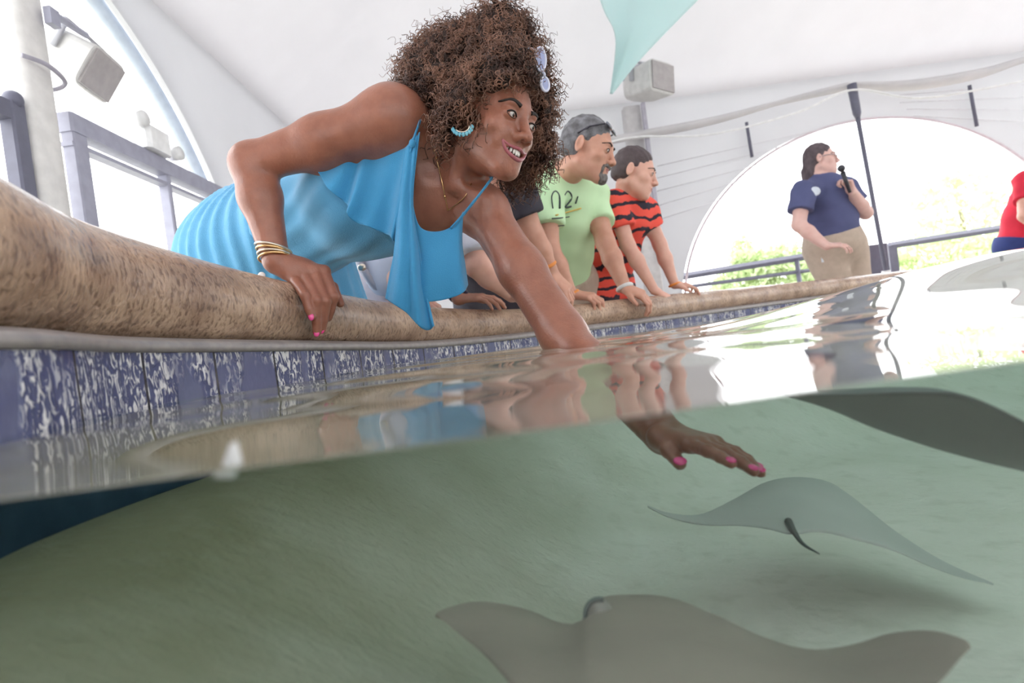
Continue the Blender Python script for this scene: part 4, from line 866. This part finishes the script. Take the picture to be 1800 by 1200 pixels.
# person in grey t-shirt and pale shorts behind the woman
J = dict(shR=P(742, 420, 1.96), shL=P(815, 412, 1.84), nb=P(785, 395, 1.93), ch=P(760, 430, 2.0), wa=P(705, 455, 2.03), pe=P(672, 494, 2.06), elR=P(700, 478, 1.95), wrR=P(712, 520, 1.86), elL=P(838, 465, 1.80), wrL=P(900, 518, 1.90))
J['feet'] = A(J['pe'][0]-.05, J['pe'][1]+.1, 0)
gR, gP = rot(20, 30, 10), P(800, 345, 1.88)
gry, _, _ = build_person('person', 'person in a grey t-shirt and pale pink shorts bending behind the turquoise top', (J['feet'][0], J['feet'][1], 0), J, (gR, gP, .85), skin_l, .96, 1.0, 1.05,
    hands=dict(R=((.6, -.3, -.3), (0, -.3, 1), -1, (20, 40, 25)), L=((.9, -.2, -.25), (.1, -.3, 1), 1, (20, 35, 20))), hair=crop_hair(), hairm=hair_boy, shirt_m=grey_c, shorts_m=pinkish, sl=.78, hem=.55)
b0 = J['pe']*.55+J['wa']*.45; mb = MB(); n_ = nrm(J['nb']-J['pe']); x = nrm(np.cross(n_, A(0, 0, 1))); y = np.cross(n_, x)
mb.tube([b0+(x*cos(q)+y*sin(q))*.150 for q in np.linspace(0, 2*pi, 49)], .014, 8, cap=False, flat=1); be = mb.build('belt', mat('belt_grey', (.45, .43, .48), .4), gry)
mb = MB(); mb.ball(P(636, 470, 1.80), (.014, .010, .012)); mb.build('buckle', silver, be)
# the presenter with a microphone
J = dict(shR=P(1412, 336, 4.28), shL=P(1486, 332, 4.40), nb=P(1446, 322, 4.38), ch=P(1452, 352, 4.42), wa=P(1458, 385, 4.44), pe=P(1466, 428, 4.45), elR=P(1404, 395, 4.22), wrR=P(1452, 432, 4.12), elL=P(1522, 374, 4.36), wrL=P(1499, 338, 4.20), feet=A(2.72, 4.5, 0), fw=nrm(A(.8, -.6, 0)))
pR, pP = rot(62, 2, 2), P(1443, 280, 4.36)
staff_hair = crop_hair()+[ell((0, .075, -.05), (.066, .045, .09), k=.03), cap((0, .095, -.08), (-.02, .10, -.24), .042, .022, .03)]
prs, psh, pso = build_person('person', 'presenter with glasses and long dark hair, navy polo, holding a microphone', (2.72, 4.5, 0), J, (pR, pP, 1.04), skin_p, 1.12, 1.28, 1.12,
    hands=dict(R=((.9, -.3, -.1), (.1, -.4, 1), -1, (15, 25, 20)), L=((-.25, .1, 1), (.9, .2, .3), 1, (60, 75, 50))), hair=staff_hair, hairm=hair_staff, shirt_m=navy, shorts_m=khaki, sl=.6, hem=.55, sh_len=2, fold=.005)
mb = MB(); c = on_mesh(pso, 1433, 336, .004, 3.8, 4.7); mb.ball(c, (.044, .007, .034), 14, 8, rot(8)); mb.build('chest_badge', mat('badge_white', (.7, .75, .85), .4), psh)
gl = MB()
for q in (-1, 1):
    gl.tube([pR@A(q*.031+.020*cos(a), -.101, .002+.015*sin(a))*1.04+pP for a in np.linspace(0, 2*pi, 17)], .0022, 5, cap=False); gl.tube([pR@A(*p)*1.04+pP for p in ((q*.051, -.10, .004), (q*.078, -.04, .006), (q*.08, .01, .0))], .0022, 5)
gl.tube([pR@A(*p)*1.04+pP for p in ((-.011, -.102, .004), (.011, -.102, .004))], .0022, 5); gl.build('glasses', dark_metal, prs)
mc = empty('microphone', tuple(P(1484, 305, 4.16)), 'black handheld microphone raised in front of the presenter\'s face', 'microphone')
m0, m1 = P(1479, 296, 4.12), P(1494, 338, 4.17); mb = MB(); mb.tube([m0*.85+m1*.15, m1], [.017, .011], 12); mb.build('handle', mic_m, mc); mb = MB(); mb.ball(m0, .026, 14, 10); mb.build('head_grille', mic_m, mc)
mb = MB(); pc = P(1460, 444, 4.24); pc = on_mesh([cap(J['pe'], J['pe']-A(0, 0, .2), .19, .17)], 1452, 452, .012, 3.8, 4.7); mb.box(pc, (.09, .012, .07), rot(15), .008); tag(mb.build('name_card', mat('card_pale', (.7, .74, .78), .5), None, False), 'pale card clipped at the presenter\'s khaki hip', 'card')
# child in red at the right edge
J = dict(shR=P(1800, 318, 4.90), shL=P(1856, 318, 4.95), nb=P(1830, 305, 4.92), ch=P(1824, 345, 4.95), wa=P(1808, 385, 4.98), pe=P(1798, 428, 5.0), elR=P(1800, 380, 4.75), wrR=P(1850, 420, 4.65), elL=P(1890, 370, 4.75), wrL=P(1910, 430, 4.65))
J['feet'] = A(J['pe'][0], 5.05, 0)
red, _, _ = build_person('person', 'person in a red t-shirt and dark blue shorts cut by the right edge', (J['feet'][0], J['feet'][1], 0), J, (rot(-20, 25), P(1846, 262, 4.85), 1.0), skin_l, 1.1, 1.25,
    hands=dict(R=((.5, -.5, -.3), (0, -.3, 1), -1, (20, 35, 20)), L=((.3, -.5, -.3), (0, -.3, 1), 1, (20, 35, 20))), hair=crop_hair(), hairm=hair_boy, shirt_m=red_c, shorts_m=denim, sl=.6, hem=.9)
# ------------------------------------------------------------------ the rays
ray_brown = mat('ray_grey_brown', (.46, .39, .34), .6, (.38, .32, .28), 6, bump=.0008, bscale=80)
ray_pale = mat('ray_pale_grey', (.55, .56, .54), .6, (.49, .50, .48), 5, bump=.0008, bscale=80)
ray_dark = mat('ray_slate', (.26, .28, .27), .6, (.21, .23, .23), 5)
def wing(name, le, te, th, m, parent, hump=0, n=72, kv=22, hs=.18, camber=.0):
    """disc of a ray: leading and trailing outline from tip to tip, thick in the middle"""
    le = np.array(cr(le, 12)); te = np.array(cr(te, 12))
    def res(c):
        L = np.concatenate([[0], np.cumsum(np.linalg.norm(np.diff(c, axis=0), axis=1))]); L /= L[-1]; q = np.linspace(0, 1, n); q = .5-.5*np.cos(q*pi)*.999
        return np.stack([np.interp(q, L, c[:, i]) for i in range(3)], 1)
    le, te = res(le), res(te); V = []
    for i in range(n):
        s = i/(n-1)*2-1; T = th*(.10+.90*exp(-(s/.42)**2))*(1-abs(s)**8)+.001
        for up in (1, -1):
            for k in range(kv):
                v = k/(kv-1) if up == 1 else 1-k/(kv-1); a = 4*v*(1-v); p = le[i]*(1-v)+te[i]*v; pr = (v**.5*(1-v))*2.2
                V.append(p+A(0, 0, up*T*pr*(1 if up == 1 else .55)+camber*a*(1-s*s)+hump*exp(-(s/hs)**2)*a*(up == 1)))
    K = 2*kv; F_ = [(i*K+k, i*K+(k+1) % K, (i+1)*K+(k+1) % K, (i+1)*K+k) for i in range(n-1) for k in range(K)]
    o = mesh(name, V, F_, m, parent); o.modifiers.new('w', 'WELD').merge_threshold = .0004; return o
def ray_extra(t, name_pts, r0, m, name='tail'):
    mb = MB(); c = cr(name_pts, 10); mb.tube(c, [r0*(1-.88*i/(len(c)-1)) for i in range(len(c))], 8); return mb.build(name, m, t)
# near ray, cut by the lower edge
r1 = empty('stingray', tuple(U(1150, 1150, .5)), 'large grey-brown ray gliding along the bottom edge, raised head lump and spread wings', 'ray')
le = [U(764, 1084, .62), U(792, 1070, .66), U(850, 1063, .70), U(930, 1083, .72), U(990, 1112, .72), U(1032, 1112, .71), U(1052, 1072, .72), U(1110, 1064, .73), U(1180, 1070, .73), U(1250, 1100, .71), U(1330, 1140, .69), U(1410, 1160, .67), U(1490, 1146, .65), U(1560, 1120, .63), U(1630, 1112, .60), U(1690, 1126, .57), U(1707, 1138, .56)]
te = [U(768, 1082, .62), U(800, 1108, .58), U(850, 1150, .53), U(900, 1205, .47), U(960, 1270, .42), U(1060, 1330, .38), U(1180, 1360, .36), U(1300, 1350, .37), U(1450, 1300, .40), U(1580, 1255, .44), U(1650, 1200, .49), U(1690, 1155, .53), U(1707, 1138, .56)]
wing('disc', le, te, .030, ray_brown, r1)
mb = MB(); ec_ = U(1054, 1079, .615); mb.ball(ec_, (.012, .011, .013)); ey = mb.build('eye', mat('ray_eye_pale', (.42, .38, .36), .3), r1)
mb = MB(); mb.tube([ec_+A(cos(q)*.013, -.004, sin(q)*.014) for q in np.linspace(1.2, 5.2, 16)], .0022, 6); mb.build('eye_rim', ray_dark, ey)
ray_extra(r1, [U(1200, 1330, .40), U(1250, 1420, .34), A(.12, .24, .28)], .010, ray_brown)
# middle ray above its shadow
r2 = empty('stingray', tuple(U(1400, 880, 1.0)), 'pale ray swimming over its own shadow below the woman\'s hand, tail drooping', 'ray')
le = [U(1138, 890, .98), U(1175, 905, 1.02), U(1230, 912, 1.08), U(1290, 886, 1.14), U(1340, 858, 1.18), U(1395, 847, 1.20), U(1450, 852, 1.20), U(1490, 875, 1.16), U(1560, 930, 1.10), U(1640, 980, 1.05), U(1700, 1008, 1.0), U(1747, 1027, .97)]
te = [U(1138, 890, .98), U(1180, 910, .98), U(1235, 921, .97), U(1300, 924, .95), U(1350, 930, .93), U(1392, 940, .91), U(1440, 935, .92), U(1500, 948, .93), U(1570, 968, .94), U(1640, 998, .95), U(1700, 1018, .96), U(1747, 1027, .97)]
wing('disc', le, te, .022, ray_pale, r2)
ray_extra(r2, [U(1386, 916, .945), U(1396, 935, .91), U(1412, 956, .87), U(1440, 973, .84)], .005, mat('ray_tail_dark', (.13, .14, .14), .6), 'tail')

# big dark ray just under the surface, upper right
r3 = empty('stingray', tuple(U(1650, 720, .62)), 'dark ray wing just under the surface at the right edge', 'ray')
le = [U(1370, 692, .70), U(1450, 712, .72), U(1530, 742, .73), U(1620, 770, .73), U(1700, 790, .72), U(1780, 812, .70), U(1880, 850, .66), U(1960, 860, .62)]
te = [U(1370, 692, .70), U(1450, 694, .66), U(1530, 692, .62), U(1620, 690, .58), U(1700, 696, .55), U(1790, 735, .53), U(1880, 790, .52), U(1960, 860, .62)]
wing('disc', le, te, .03, ray_dark, r3)
ray_extra(r3, [U(1840, 770, .60), U(1950, 800, .70), U(2050, 830, .9)], .008, ray_dark)
